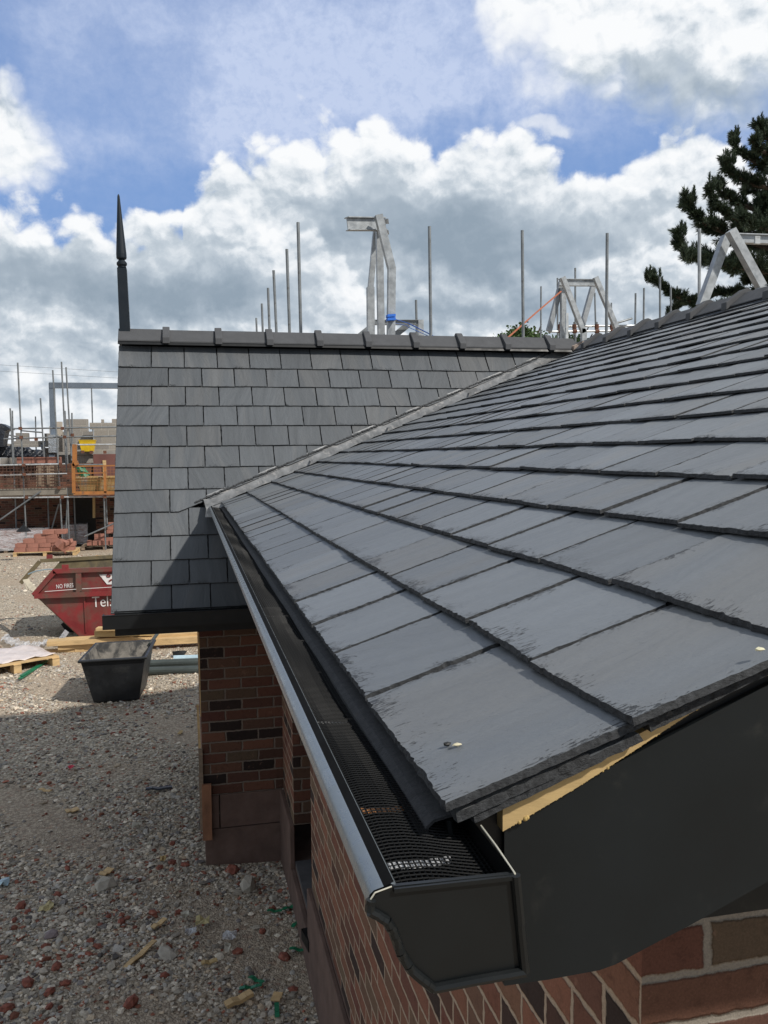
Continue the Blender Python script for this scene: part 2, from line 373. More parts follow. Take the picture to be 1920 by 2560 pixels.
def brick_mat(name, axis, uo, zo, mortar=(0.30, 0.235, 0.185), dull=1.0, sizes=(0.225, 0.075), joint=0.0055, palette=None):
    """brickwork: stretcher bond, u = x or y, every brick its own tone"""
    m = bpy.data.materials.new(name); m.use_nodes = True; T = NT(m.node_tree); b = T.n['Principled BSDF']
    g = T.new('ShaderNodeNewGeometry').outputs['Position']; p = T.sep(g)
    wob = T.sep(T.vm('SUBTRACT', T.noise(g, 38, 5, 0.6, out=1), (0.5, 0.5, 0.5)))
    wob2 = T.sep(T.vm('SUBTRACT', T.noise(g, 9, 2, 0.5, out=1), (0.5, 0.5, 0.5)))
    u = T.m('SUBTRACT', p[axis], uo); z = T.m('SUBTRACT', p[2], zo)
    u = T.m('ADD', u, T.m('ADD', T.m('MULTIPLY', wob[0], 0.014), T.m('MULTIPLY', wob2[0], 0.012)))
    z = T.m('ADD', z, T.m('ADD', T.m('MULTIPLY', wob[1], 0.012), T.m('MULTIPLY', wob2[1], 0.010)))
    bw, bh = sizes
    row = T.m('FLOOR', T.m('DIVIDE', z, bh))
    odd = T.m('MODULO', T.m('ABSOLUTE', row), 2.0)
    us = T.m('DIVIDE', T.m('ADD', u, T.m('MULTIPLY', odd, bw/2)), bw)
    colI = T.m('FLOOR', us)
    fu = T.m('MULTIPLY', T.m('FRACT', us), bw); fz = T.m('MULTIPLY', T.m('FRACT', T.m('DIVIDE', z, bh)), bh)
    du = T.m('MINIMUM', fu, T.m('SUBTRACT', bw, fu)); dz = T.m('MINIMUM', fz, T.m('SUBTRACT', bh, fz))
    dd = T.m('MINIMUM', du, dz)
    brick = T.sstep(dd, joint-0.001, joint+0.0015)
    rv = T.new('ShaderNodeTexWhiteNoise'); T.l.new(T.comb(row, colI, 3.3), rv.inputs['Vector'])
    pal = palette or [(0.0, (0.042, 0.030, 0.027)), (0.10, (0.055, 0.036, 0.032)), (0.15, (0.12, 0.062, 0.045)), (0.32, (0.19, 0.083, 0.058)), (0.50, (0.25, 0.115, 0.076)), (0.64, (0.15, 0.062, 0.048)), (0.80, (0.17, 0.12, 0.080)), (0.9, (0.22, 0.10, 0.066)), (1.0, (0.15, 0.10, 0.07))]
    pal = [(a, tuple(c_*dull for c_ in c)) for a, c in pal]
    bc = T.ramp(rv.outputs['Value'], pal, 'LINEAR')
    mott = T.noise(g, 34, 8, 0.7)
    bc = T.mix(T.m('MULTIPLY', T.sstep(mott, 0.5, 0.72), 0.55), bc, T.vm('SCALE', bc, None, 0.42))
    bc = T.mix(T.m('MULTIPLY', T.sstep(T.noise(g, 23, 8, 0.75, .5), 0.58, 0.72), 0.35), bc, (0.36, 0.20, 0.14))
    grain = T.noise(g, 260, 4, .7)
    bc = T.vm('SCALE', bc, None, T.lstep(grain, .3, .7, .8, 1.2))
    mc = T.vm('SCALE', (*mortar,), None, T.lstep(grain, .3, .7, .78, 1.2))
    col = T.mix(brick, mc, bc)
    smear = T.sstep(T.noise(g, 14, 8, 0.7), 0.66, 0.76)
    col = T.mix(T.m('MULTIPLY', smear, 0.28), col, mc)
    T.inp(b.inputs['Base Color'], col); b.inputs['Roughness'].default_value = 0.92; b.inputs['Specular IOR Level'].default_value = 0.2
    hh = T.m('ADD', T.m('MULTIPLY', T.sstep(dd, joint-0.003, joint+0.004), 1.0), T.m('ADD', T.m('MULTIPLY', grain, 0.16), T.m('MULTIPLY', mott, 0.22)))
    n = T.new('ShaderNodeBump'); n.inputs['Strength'].default_value = 0.9; n.inputs['Distance'].default_value = 0.006
    T.inp(n.inputs['Height'], hh); T.l.new(n.outputs[0], b.inputs['Normal'])
    return m

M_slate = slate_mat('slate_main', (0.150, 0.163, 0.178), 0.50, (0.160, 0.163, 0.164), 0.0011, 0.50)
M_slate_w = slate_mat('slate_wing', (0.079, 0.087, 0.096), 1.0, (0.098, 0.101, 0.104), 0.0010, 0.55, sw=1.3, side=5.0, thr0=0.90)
M_edge = slate_mat('slate_edge', None, 0, None, edge=True)
M_ridge = mat('ridge_tile_concrete', (0.064, 0.066, 0.071), 0.75, var=0.12, vscale=9, bump=0.35, bscale=220, bdist=0.001)
M_black = mat('black_plastic', (0.008, 0.009, 0.010), 0.45, spec=0.3, var=0.15, bump=0.12, bscale=35, bdist=0.001)
M_fascia = mat('anthracite_board', (0.0060, 0.0085, 0.0100), 0.45, spec=0.3, var=0.2, vscale=4, bump=0.25, bscale=26, bdist=0.0012, dirt=(0.028, 0.028, 0.026), dscale=16, dlo=.58, dhi=.82)
M_gutter = mat('gutter_paint', (0.0068, 0.0082, 0.0088), 0.36, spec=0.3, var=0.10, bump=0.08, bscale=40, bdist=0.0008)
M_lip = mat('gutter_lip_sheen', (0.165, 0.19, 0.21), 0.30, metal=0.25, var=0.05, vscale=30, bump=0.03, bscale=300, bdist=0.0003, dirt=(0.16, 0.18, 0.2), dscale=14, dlo=.6, dhi=.85)  # lip lighter than the gutter: sky sheen put into the base colour
M_net = mat('net_plastic', (0.005, 0.0055, 0.006), 0.5, spec=0.2)
M_felt = mat('bitumen_felt', (0.035, 0.035, 0.037), 0.85, var=0.3, vscale=60, bump=0.8, bscale=300, bdist=0.002)
M_lead = mat('lead_sheet', (0.23, 0.235, 0.24), 0.5, metal=0.4, var=0.35, vscale=14, bump=0.5, bscale=22, bdist=0.004, dirt=(0.40, 0.39, 0.38), dscale=26, dlo=.5, dhi=.7)
M_timber = mat('sawn_timber', (0.55, 0.38, 0.19), 0.75, var=0.22, vscale=5, bump=0.3, bscale=60, bdist=0.001, stretch=(1, 6, 6), dirt=(0.33, 0.22, 0.11), dlo=.58, dhi=.72)
M_timber_y = mat('yellow_sawn_timber', (0.44, 0.31, 0.14), 0.75, var=0.18, vscale=7, bump=0.3, bscale=70, bdist=0.001, stretch=(2, 1, 9))
M_oldwood = mat('weathered_wood', (0.23, 0.17, 0.12), 0.85, var=0.35, vscale=8, bump=0.5, bscale=60, bdist=0.002, stretch=(1, 4, 4))
M_foam = mat('expanding_foam', (0.40, 0.28, 0.10), 0.8, var=0.25, vscale=30, bump=0.6, bscale=90, bdist=0.003)
M_galv = mat('galvanised_steel', (0.34, 0.36, 0.375), 0.48, metal=0.35, var=0.30, vscale=9, bump=0.15, bscale=60, bdist=0.001, dirt=(0.20, 0.22, 0.24), dscale=7, dlo=.5, dhi=.75)
M_tube = mat('scaffold_tube_steel', (0.20, 0.215, 0.225), 0.5, metal=0.5, var=0.25, vscale=5, dirt=(0.10, 0.09, 0.08), dscale=9, dlo=.55, dhi=.75)
M_tube_l = mat('bright_scaffold_tube', (0.50, 0.52, 0.53), 0.42, metal=0.4, var=0.25, vscale=5, dirt=(0.2, 0.19, 0.17), dscale=9)
M_concrete = mat('plinth_block', (0.135, 0.085, 0.068), 0.92, var=0.25, vscale=7, bump=0.7, bscale=120, bdist=0.003)
M_block = mat('grey_block', (0.27, 0.255, 0.235), 0.95, var=0.2, vscale=4, bump=0.5, bscale=60, bdist=0.004)
M_cblock = brick_mat('blockwork', 0, 0.1, 0.0, mortar=(0.40, 0.38, 0.34), sizes=(0.45, 0.225), joint=0.008,
                     palette=[(0, (0.26, 0.245, 0.22)), (.5, (0.33, 0.30, 0.265)), (1, (0.22, 0.21, 0.20))])
M_steelblue = mat('primed_steel', (0.125, 0.155, 0.195), 0.55, var=0.25, vscale=1.2, dirt=(0.07, 0.08, 0.10), dscale=1.5)
M_blue = mat('blue_strap', (0.02, 0.15, 0.62), 0.6, var=0.2, vscale=30)
M_orange_strap = mat('orange_strap', (0.38, 0.12, 0.06), 0.6, var=0.2, vscale=30)
M_orange = mat('orange_paint', (0.34, 0.135, 0.035), 0.55, var=0.25, vscale=4, dirt=(0.20, 0.10, 0.05), dscale=6, dlo=.55)
M_yellow = mat('yellow_plastic', (0.75, 0.50, 0.02), 0.5, var=0.1)
M_tubyel = mat('dusty_yellow_tub', (0.34, 0.23, 0.095), 0.75, var=0.25, vscale=2.5, dirt=(0.36, 0.31, 0.25), dscale=3)
M_red = mat('red_skip_paint', (0.20, 0.020, 0.022), 0.55, var=0.30, vscale=3, bump=0.25, bscale=12, bdist=0.006, dirt=(0.12, 0.070, 0.052), dscale=2.1, dlo=.42, dhi=.64)
M_skipin = mat('dirty_skip_inside', (0.17, 0.135, 0.075), 0.9, var=0.4, vscale=3, bump=0.5, bscale=20, bdist=0.01, dirt=(0.10, 0.085, 0.06), dscale=3, dlo=.45, dhi=.65)
M_rust = mat('rusty_steel', (0.12, 0.05, 0.03), 0.9, var=0.5, vscale=10, bump=0.4, bscale=50, bdist=0.004)
M_white = mat('white_paint', (0.75, 0.73, 0.72), 0.6, var=0.08, dirt=(0.45, 0.25, 0.22), dscale=9, dlo=.6, dhi=.75)
M_tub = mat('black_rubber_tub', (0.010, 0.011, 0.013), 0.5, var=0.4, vscale=6, bump=0.3, bscale=20, bdist=0.004, dirt=(0.05, 0.05, 0.048), dscale=4, dlo=.55, dhi=.8)
M_tubin = mat('mortar_coated_rubber', (0.17, 0.155, 0.135), 0.85, var=0.4, vscale=6, bump=0.5, bscale=30, bdist=0.004, dirt=(0.035, 0.035, 0.035), dscale=5, dlo=.45, dhi=.62)
M_wrap = mat('pallet_wrap_film', (0.60, 0.60, 0.62), 0.22, var=0.25, vscale=9, bump=0.9, bscale=16, bdist=0.02, spec=0.7)
M_sheet = mat('pinkish_plastic_sheet', (0.66, 0.58, 0.55), 0.35, var=0.12, vscale=3, bump=0.8, bscale=9, bdist=0.02)
M_brickr = mat('new_red_brick', (0.30, 0.135, 0.10), 0.9, var=0.2, vscale=9, bump=0.4, bscale=90, bdist=0.003)
M_brickfrag = mat('broken_brick', (0.24, 0.078, 0.052), 0.95, var=0.55, vscale=26, dirt=(0.30, 0.24, 0.19), dscale=30, dlo=.55, dhi=.7, bump=0.6, bscale=120, bdist=0.004)
M_stone = mat('pale_limestone', (0.42, 0.38, 0.32), 0.95, var=0.25, vscale=12, bump=0.8, bscale=45, bdist=0.006)
M_green = mat('green_plastic', (0.01, 0.16, 0.075), 0.45, var=0.2)
M_pink = mat('pink_plastic', (0.65, 0.06, 0.10), 0.5)
M_pipe = mat('grey_green_pipe', (0.045, 0.056, 0.053), 0.5, var=0.25, vscale=6)
M_bluepipe = mat('pale_blue_pipe', (0.42, 0.55, 0.62), 0.4, var=0.15)
M_tarp = mat('dark_tarpaulin', (0.015, 0.019, 0.028), 0.35, var=0.4, vscale=3, bump=1.0, bscale=3.5, bdist=0.08)
M_foil = mat('silver_foil', (0.60, 0.62, 0.64), 0.22, metal=0.8, var=0.15, bump=1.0, bscale=14, bdist=0.02)
M_void = mat('dark_interior', (0.02, 0.018, 0.016), 0.95)
M_bark = mat('bark', (0.07, 0.05, 0.035), 0.95, var=0.4, bump=0.8, bscale=20, bdist=0.02)

def leaf_mat(name, lo, hi_, rough=0.6):
    m = bpy.data.materials.new(name); m.use_nodes = True; T = NT(m.node_tree); b = T.n['Principled BSDF']
    a2 = T.new('ShaderNodeAttribute'); a2.attribute_name = 'tint'; tv = T.sep(a2.outputs['Vector'])
    T.inp(b.inputs['Base Color'], T.ramp(tv[0], [(0, lo), (1, hi_)])); b.inputs['Roughness'].default_value = rough
    b.inputs['Specular IOR Level'].default_value = 0.3
    return m
M_needle = leaf_mat('pine_needles', (0.014, 0.026, 0.018), (0.075, 0.105, 0.062))
M_leaf = leaf_mat('broad_leaves', (0.03, 0.06, 0.018), (0.09, 0.15, 0.045))
M_debris = leaf_mat('mixed_rubble', (0.1, 0.1, 0.1), (0.3, 0.3, 0.3))

# ------------------------------------------------------------------ ground: one gravel sheet to the horizon
def ground_material():
    m = bpy.data.materials.new('gravel_ground'); m.use_nodes = True; T = NT(m.node_tree); b = T.n['Principled BSDF']
    g = T.new('ShaderNodeNewGeometry').outputs['Position']
    vc = T.new('ShaderNodeTexVoronoi'); T.l.new(g, vc.inputs['Vector']); vc.inputs['Scale'].default_value = 34
    vcol = T.sep(vc.outputs['Color'])
    v2 = T.new('ShaderNodeTexVoronoi'); T.l.new(g, v2.inputs['Vector']); v2.inputs['Scale'].default_value = 85
    v2c = T.sep(v2.outputs['Color'])
    c = T.ramp(vcol[0], [(0, (0.34, 0.285, 0.22)), (.35, (0.55, 0.475, 0.37)), (.7, (0.64, 0.56, 0.445)), (.93, (0.70, 0.63, 0.52)), (.96, (0.36, 0.15, 0.095)), (1, (0.30, 0.12, 0.08))])
    cf = T.ramp(v2c[1], [(0, (0.30, 0.235, 0.175)), (1, (0.54, 0.44, 0.335))])
    gp = T.sep(g)
    cl_ = T.m('ADD', T.m('MULTIPLY', T.m('SINE', T.m('ADD', T.m('MULTIPLY', gp[0], 2.1), 1.3)), T.m('COSINE', T.m('ADD', T.m('MULTIPLY', gp[1], 1.3), 0.4))), T.m('MULTIPLY', T.m('SINE', T.m('ADD', T.m('MULTIPLY', gp[0], 5.1), T.m('MULTIPLY', gp[1], 3.7))), 0.6))
    dirt = T.sstep(T.m('ADD', cl_, T.m('MULTIPLY', T.m('SUBTRACT', T.noise(g, 3.0, 6, .65, .4), 0.5), 3.0)), 0.0, 0.9)
    c = T.mix(T.m('MULTIPLY', dirt, 0.75), c, cf)
    big = T.noise(g, 0.35, 5, .6)
    c = T.mix(T.m('MULTIPLY', T.sstep(big, .45, .65), .35), c, (0.50, 0.405, 0.30))
    c = T.mix(T.m('MULTIPLY', T.sstep(vc.outputs['Distance'], .35, .62), .45), c, (0.15, 0.12, 0.095))
    T.inp(b.inputs['Base Color'], c); b.inputs['Roughness'].default_value = 0.95; b.inputs['Specular IOR Level'].default_value = 0.15
    h = T.m('ADD', T.m('MULTIPLY', T.m('SUBTRACT', 0.6, vc.outputs['Distance']), T.m('SUBTRACT', 1.1, dirt)), T.m('MULTIPLY', T.m('SUBTRACT', 0.6, v2.outputs['Distance']), 0.35))
    n = T.new('ShaderNodeBump'); n.inputs['Strength'].default_value = 1.0; n.inputs['Distance'].default_value = 0.025
    T.inp(n.inputs['Height'], h); T.l.new(n.outputs[0], b.inputs['Normal'])
    return m
M_ground = ground_material()
def gz(x, y):                       # gentle unevenness of the yard
    return 0.018*np.sin(1.7*x+0.6*y)*np.cos(1.1*y-0.4*x)+0.012*np.sin(4.1*x+2.0)*np.sin(3.3*y)
xs = np.concatenate([np.linspace(-900, -14, 10), np.linspace(-13, 4, 110), np.linspace(6, 900, 10)])
ys_ = np.concatenate([np.linspace(-60, -2, 5), np.linspace(0, 30, 180), np.linspace(34, 60, 8), np.linspace(100, 1800, 10)])
XX, YY = np.meshgrid(xs, ys_)
fade = np.clip((YY-2)/2, 0, 1)*np.clip((40-YY)/5, 0, 1)*np.clip((XX+20)/4, 0, 1)*np.clip((4-XX)/1, 0, 1)
ZZ = gz(XX, YY)*fade
gv = np.stack([XX.ravel(), YY.ravel(), ZZ.ravel()], 1)
nx, ny = len(xs), len(ys_)
gf = [(j*nx+i, j*nx+i+1, (j+1)*nx+i+1, (j+1)*nx+i) for j in range(ny-1) for i in range(nx-1)]
me = bpy.data.meshes.new('ground'); me.from_pydata(gv.tolist(), [], gf); me.materials.append(M_ground)
me.polygons.foreach_set('use_smooth', [True]*len(me.polygons))
ground = link(bpy.data.objects.new('ground', me)); tag(ground, kind='structure')

# loose gravel: real stones
def stone_cloud(name, cx, cy, r, tint, material, squash=(0.32, 0.7)):
    N = len(cx)
    t = (1+5**.5)/2
    iv = np.array([(-1, t, 0), (1, t, 0), (-1, -t, 0), (1, -t, 0), (0, -1, t), (0, 1, t), (0, -1, -t), (0, 1, -t), (t, 0, -1), (t, 0, 1), (-t, 0, -1), (-t, 0, 1)])/math.hypot(1, t)
    fi = np.array([(0, 11, 5), (0, 5, 1), (0, 1, 7), (0, 7, 10), (0, 10, 11), (1, 5, 9), (5, 11, 4), (11, 10, 2), (10, 7, 6), (7, 1, 8), (3, 9, 4), (3, 4, 2), (3, 2, 6), (3, 6, 8), (3, 8, 9), (4, 9, 5), (2, 4, 11), (6, 2, 10), (8, 6, 7), (9, 8, 1)])
    V = np.repeat(iv[None], N, 0)*rng.uniform(0.45, 1.4, (N, 12, 1))
    V[:, :, 0] *= rng.uniform(0.75, 1.35, (N, 1)); V[:, :, 2] *= rng.uniform(*squash, (N, 1))
    ta = rng.uniform(-.4, .4, (N, 1)); y1 = V[:, :, 1]*np.cos(ta)-V[:, :, 2]*np.sin(ta); z1 = V[:, :, 1]*np.sin(ta)+V[:, :, 2]*np.cos(ta)
    an = rng.uniform(0, 6.283, (N, 1)); x2 = V[:, :, 0]*np.cos(an)-y1*np.sin(an); y2 = V[:, :, 0]*np.sin(an)+y1*np.cos(an)
    V = np.stack([x2, y2, z1], 2)*r[:, None, None]
    V[:, :, 0] += cx[:, None]; V[:, :, 1] += cy[:, None]; V[:, :, 2] += (gz(cx, cy)+r*0.22)[:, None]
    F = (fi[None]+12*np.arange(N)[:, None, None]).reshape(-1, 3)
    me = bpy.data.meshes.new(name)
    me.vertices.add(N*12); me.vertices.foreach_set('co', V.ravel().astype(np.float32))
    me.loops.add(len(F)*3); me.loops.foreach_set('vertex_index', F.ravel().astype(np.int32))
    me.polygons.add(len(F)); me.polygons.foreach_set('loop_start', (np.arange(len(F))*3).astype(np.int32))
    me.update(calc_edges=True); me.polygons.foreach_set('use_smooth', np.zeros(len(F), dtype=bool))
    at = me.attributes.new('tint', 'FLOAT_VECTOR', 'POINT'); at.data.foreach_set('vector', np.repeat(tint, 12, 0).ravel().astype(np.float32))
    me.materials.append(material)
    return link(bpy.data.objects.new(name, me))
def col_mat(name):
    m = bpy.data.materials.new(name); m.use_nodes = True; T = NT(m.node_tree); b = T.n['Principled BSDF']
    a2 = T.new('ShaderNodeAttribute'); a2.attribute_name = 'tint'
    g = T.new('ShaderNodeNewGeometry').outputs['Position']
    T.inp(b.inputs['Base Color'], T.vm('SCALE', a2.outputs['Vector'], None, T.lstep(T.noise(g, 120, 5, .65), .3, .7, .75, 1.25)))
    b.inputs['Roughness'].default_value = 0.93; b.inputs['Specular IOR Level'].default_value = 0.2
    return m
M_gravel = col_mat('loose_gravel')
cand = []
for (n, y0, y1) in ((30000, 3.9, 7.5), (22000, 7.5, 13), (12000, 13, 27)):
    yy = rng.uniform(y0, y1, n); xl = -0.235*yy-0.3; xr = np.where(yy < 6.2, 0.60, 0.09*yy*0+1.2)
    xx = xl+(xr-xl)*rng.uniform(0, 1, n)
    cand.append(np.stack([xx, yy], 1))
cand = np.concatenate(cand)
cl = np.sin(cand[:, 0]*2.1+1.3)*np.cos(cand[:, 1]*1.3+0.4)+0.6*np.sin(cand[:, 0]*5.1+cand[:, 1]*3.7)
keep = (cl+rng.normal(0, 0.45, len(cand))) < 0.45
keep &= ~((cand[:, 0] > 0.02) & (cand[:, 1] > 5.99) & (cand[:, 1] < 8.5))
cand = cand[keep]; N = len(cand)
rad = np.clip(np.exp(rng.normal(math.log(0.0098), 0.42, N)), 0.004, 0.03)*(1+0.02*np.clip(cand[:, 1]-6, 0, 30))
pal = np.array([(0.52, 0.455, 0.37), (0.62, 0.55, 0.45), (0.37, 0.325, 0.27), (0.44, 0.41, 0.37), (0.70, 0.62, 0.51), (0.50, 0.40, 0.29), (0.30, 0.12, 0.08), (0.21, 0.19, 0.18)])
ti = pal[rng.choice(8, N, p=[.20, .17, .17, .15, .07, .09, .075, .075])]*rng.uniform(0.50, 1.22, (N, 1))
gr = stone_cloud('gravel', cand[:, 0], cand[:, 1], rad, ti, M_gravel)
tag(gr, 'loose grey gravel and rubble chips spread over the yard', 'gravel', kind='stuff')

# ------------------------------------------------------------------ THE BUILDING (main roof near the camera + steep cross wing)
X0, Z0, G0 = 0.228, -0.323+CZ, 0.194         # main eave
PM = R(21.306); PW = R(53.616)
SM = Vector((math.cos(PM), 0, math.sin(PM))); NM = Vector((-math.sin(PM), 0, math.cos(PM)))
YW0, ZW0, GW = 5.80, -1.0055+CZ, 0.19389     # wing eave
SW = Vector((0, math.cos(PW), math.sin(PW))); NW = Vector((0, -math.sin(PW), math.cos(PW)))
XV = -0.517                                    # wing verge
YV = 0.735                                     # main verge
XR, YRG = 3.475, 7.25                          # ridges
XG = 0.609                                     # wall plane facing the yard
bld = thing('brick_building', 'new brick building with grey slate roofs, steep cross wing and black gutter in the foreground', 'building', (XG, 6.03, 0))

def clip(poly, a, b, c):                      # keep a*s + b*w <= c
    out = []
    for i in range(len(poly)):
        p, q = poly[i], poly[(i+1) % len(poly)]
        dp, dq = a*p[0]+b*p[1]-c, a*q[0]+b*q[1]-c
        if dp <= 0: out.append(p)
        if dp*dq < 0:
            t = dp/(dp-dq); out.append((p[0]+(q[0]-p[0])*t, p[1]+(q[1]-p[1])*t))
    return out
class Slates:
    def __init__(s): s.v = []; s.f = []; s.mi = []; s.sl = []; s.t = []; s.ed = []
    def add(s, O, S, Wd, Nn, poly, s0, hT, hH, L, thk, step, chip, rough_edge):
        if len(poly) < 3: return
        # resample
        pts = []
        for i in range(len(poly)):
            p, q = poly[i], poly[(i+1) % len(poly)]
            ln = math.hypot(q[0]-p[0], q[1]-p[1])
            st = step if not (p[0] > s0+0.19 and q[0] > s0+0.19) else 9
            k = max(1, int(ln/st))
            for j in range(k): pts.append((p[0]+(q[0]-p[0])*j/k, p[1]+(q[1]-p[1])*j/k))
        n = len(pts)
        if n < 3: return
        cx = sum(p[0] for p in pts)/n; cy = sum(p[1] for p in pts)/n
        ar = sum(pts[i][0]*pts[(i+1) % n][1]-pts[(i+1) % n][0]*pts[i][1] for i in range(n))
        sg = 1 if ar > 0 else -1
        bot = []; top = []
        walk = 0.0; rt_ = random.uniform(-0.0025, 0.0025); big = random.random() < 0.3
        for i, p in enumerate(pts):
            a, b_ = pts[i-1], pts[(i+1) % n]
            tx, ty = b_[0]-a[0], b_[1]-a[1]; l = math.hypot(tx, ty) or 1; nx_, ny_ = -ty/l*sg, tx/l*sg      # inward
            w0 = random.gauss(0, 0.0005)*rough_edge
            walk = walk*0.85+random.gauss(0, 0.0006)
            ins = (0.0014+abs(walk)*.8+abs(random.gauss(0, 0.0007))+(chip*0.6*random.random() if random.random() < (0.05 if big else .015) else 0))*rough_edge
            bp = (p[0]+nx_*w0, p[1]+ny_*w0)
            bot.append(bp); top.append((bp[0]+nx_*ins, bp[1]+ny_*ins))
        hw_ = max(abs(p[1]-cy) for p in pts)
        b0 = len(s.v)
        rnd = random.random(); rnd2 = random.random(); ang = random.gauss(0, 0.16); ca, sa = math.cos(ang), math.sin(ang); offz = random.uniform(0, 90)
        def hh(p): return hT+(hH-hT)*(p[0]-s0)/L
        for lst, dz in ((bot, -thk), (top, 0.0)):
            for p in lst:
                s.v.append(O+S*p[0]+Wd*p[1]+Nn*(hh(p)+dz+rt_*(p[1]-cy)/0.12))
                s.sl.append((p[1]*ca-p[0]*sa+offz, p[1]*sa+p[0]*ca+offz*.37, offz)); s.t.append((rnd, rnd2, 0)); s.ed.append((p[0]-s0, p[1]-cy, hw_))
        s.f.append(tuple(b0+n+i for i in range(n)) if sg > 0 else tuple(b0+n+i for i in range(n))[::-1]); s.mi.append(0)
        for i in range(n):
            j = (i+1) % n
            q = (b0+i, b0+j, b0+n+j, b0+n+i)
            s.f.append(q if sg > 0 else q[::-1]); s.mi.append(1)
    def build(s, name, mats, parent):
        me = bpy.data.meshes.new(name); off_ = Vector(bld.location)
        me.from_pydata([tuple(v-off_) for v in s.v], [], s.f)
        for m in mats: me.materials.append(m)
        me.polygons.foreach_set('material_index', s.mi)
        a = me.attributes.new('sl', 'FLOAT_VECTOR', 'POINT'); a.data.foreach_set('vector', np.array(s.sl, dtype=np.float32).ravel())
        a = me.attributes.new('tint', 'FLOAT_VECTOR', 'POINT'); a.data.foreach_set('vector', np.array(s.t, dtype=np.float32).ravel())
        a = me.attributes.new('ed', 'FLOAT_VECTOR', 'POINT'); a.data.foreach_set('vector', np.array(s.ed, dtype=np.float32).ravel())
        me.update(); return link(bpy.data.objects.new(name, me), parent)

VGAP = 0.150
# main roof: s up the slope, w = world y.  S x W must give N
VY0, VK = 6.303, 0.2874                        # valley: y = VY0 + VK*(x-X0)
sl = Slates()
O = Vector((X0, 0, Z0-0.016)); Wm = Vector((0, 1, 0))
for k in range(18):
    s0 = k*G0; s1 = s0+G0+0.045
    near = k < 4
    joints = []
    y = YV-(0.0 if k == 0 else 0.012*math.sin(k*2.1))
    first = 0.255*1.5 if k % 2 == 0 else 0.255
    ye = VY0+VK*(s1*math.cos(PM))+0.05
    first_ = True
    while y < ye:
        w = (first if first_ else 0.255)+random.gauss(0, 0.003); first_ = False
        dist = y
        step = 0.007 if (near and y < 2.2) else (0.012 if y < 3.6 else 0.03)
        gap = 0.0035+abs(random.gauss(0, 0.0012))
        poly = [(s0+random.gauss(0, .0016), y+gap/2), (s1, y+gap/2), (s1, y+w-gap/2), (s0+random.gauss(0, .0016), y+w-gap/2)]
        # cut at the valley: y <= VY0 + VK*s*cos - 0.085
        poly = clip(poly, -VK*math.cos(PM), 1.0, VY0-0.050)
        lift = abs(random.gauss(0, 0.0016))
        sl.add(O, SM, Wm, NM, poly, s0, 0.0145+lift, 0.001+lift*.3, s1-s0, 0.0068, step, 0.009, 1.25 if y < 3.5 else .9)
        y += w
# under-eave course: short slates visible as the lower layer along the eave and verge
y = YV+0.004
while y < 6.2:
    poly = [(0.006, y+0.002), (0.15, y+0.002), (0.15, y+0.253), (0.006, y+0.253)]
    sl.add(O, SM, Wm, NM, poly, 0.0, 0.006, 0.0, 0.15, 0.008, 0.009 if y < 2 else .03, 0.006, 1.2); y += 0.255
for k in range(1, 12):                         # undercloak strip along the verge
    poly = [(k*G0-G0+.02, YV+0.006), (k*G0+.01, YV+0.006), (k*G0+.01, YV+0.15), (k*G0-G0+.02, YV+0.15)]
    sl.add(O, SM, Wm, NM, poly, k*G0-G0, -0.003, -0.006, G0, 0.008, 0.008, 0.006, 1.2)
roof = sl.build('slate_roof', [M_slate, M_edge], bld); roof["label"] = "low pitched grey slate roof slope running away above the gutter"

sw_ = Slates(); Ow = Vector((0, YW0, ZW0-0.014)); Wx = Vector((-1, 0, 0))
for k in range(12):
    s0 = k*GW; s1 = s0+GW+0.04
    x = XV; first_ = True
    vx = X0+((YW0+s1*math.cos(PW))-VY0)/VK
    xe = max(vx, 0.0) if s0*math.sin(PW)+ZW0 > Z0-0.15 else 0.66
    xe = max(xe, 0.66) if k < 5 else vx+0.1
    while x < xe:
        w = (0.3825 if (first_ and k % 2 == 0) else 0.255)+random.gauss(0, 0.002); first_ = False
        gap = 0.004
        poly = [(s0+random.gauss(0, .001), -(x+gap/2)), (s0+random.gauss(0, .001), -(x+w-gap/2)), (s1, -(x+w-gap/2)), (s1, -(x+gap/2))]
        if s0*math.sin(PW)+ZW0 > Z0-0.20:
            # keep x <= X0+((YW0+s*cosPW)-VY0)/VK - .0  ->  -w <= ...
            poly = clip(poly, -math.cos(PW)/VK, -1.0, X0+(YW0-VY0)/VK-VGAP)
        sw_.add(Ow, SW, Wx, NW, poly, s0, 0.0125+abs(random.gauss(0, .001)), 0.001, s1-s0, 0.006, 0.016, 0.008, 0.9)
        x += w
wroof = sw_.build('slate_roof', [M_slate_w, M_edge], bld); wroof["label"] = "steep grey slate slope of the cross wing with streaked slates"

# roof carcass under the slates (closed prisms)
b = MB()
zt = Z0-0.03
b.prism([(X0+0.03, YV+0.035, zt-0.005), (XR, YV+0.035, zt+(XR-X0)*math.tan(PM)), (XR*2-X0, YV+0.035, zt), (XR*2-X0, YV+0.035, zt-0.06), (X0+0.03, YV+0.035, zt-0.06)], (0, 7.70, 0))
b.build('roof_deck', M_black, bld)
b = MB()
ZWR = ZW0-0.03
yb = 2*YRG-YW0
b.prism([(XV+0.03, YW0+0.03, ZWR), (XV+0.03, YRG, ZWR+(YRG-YW0)*math.tan(PW)-0.01), (XV+0.03, yb, ZWR), (XV+0.03, yb, ZWR-0.08), (XV+0.03, YW0+0.03, ZWR-0.08)], (4.0, 0, 0))
b.build('roof_deck', M_black, bld)
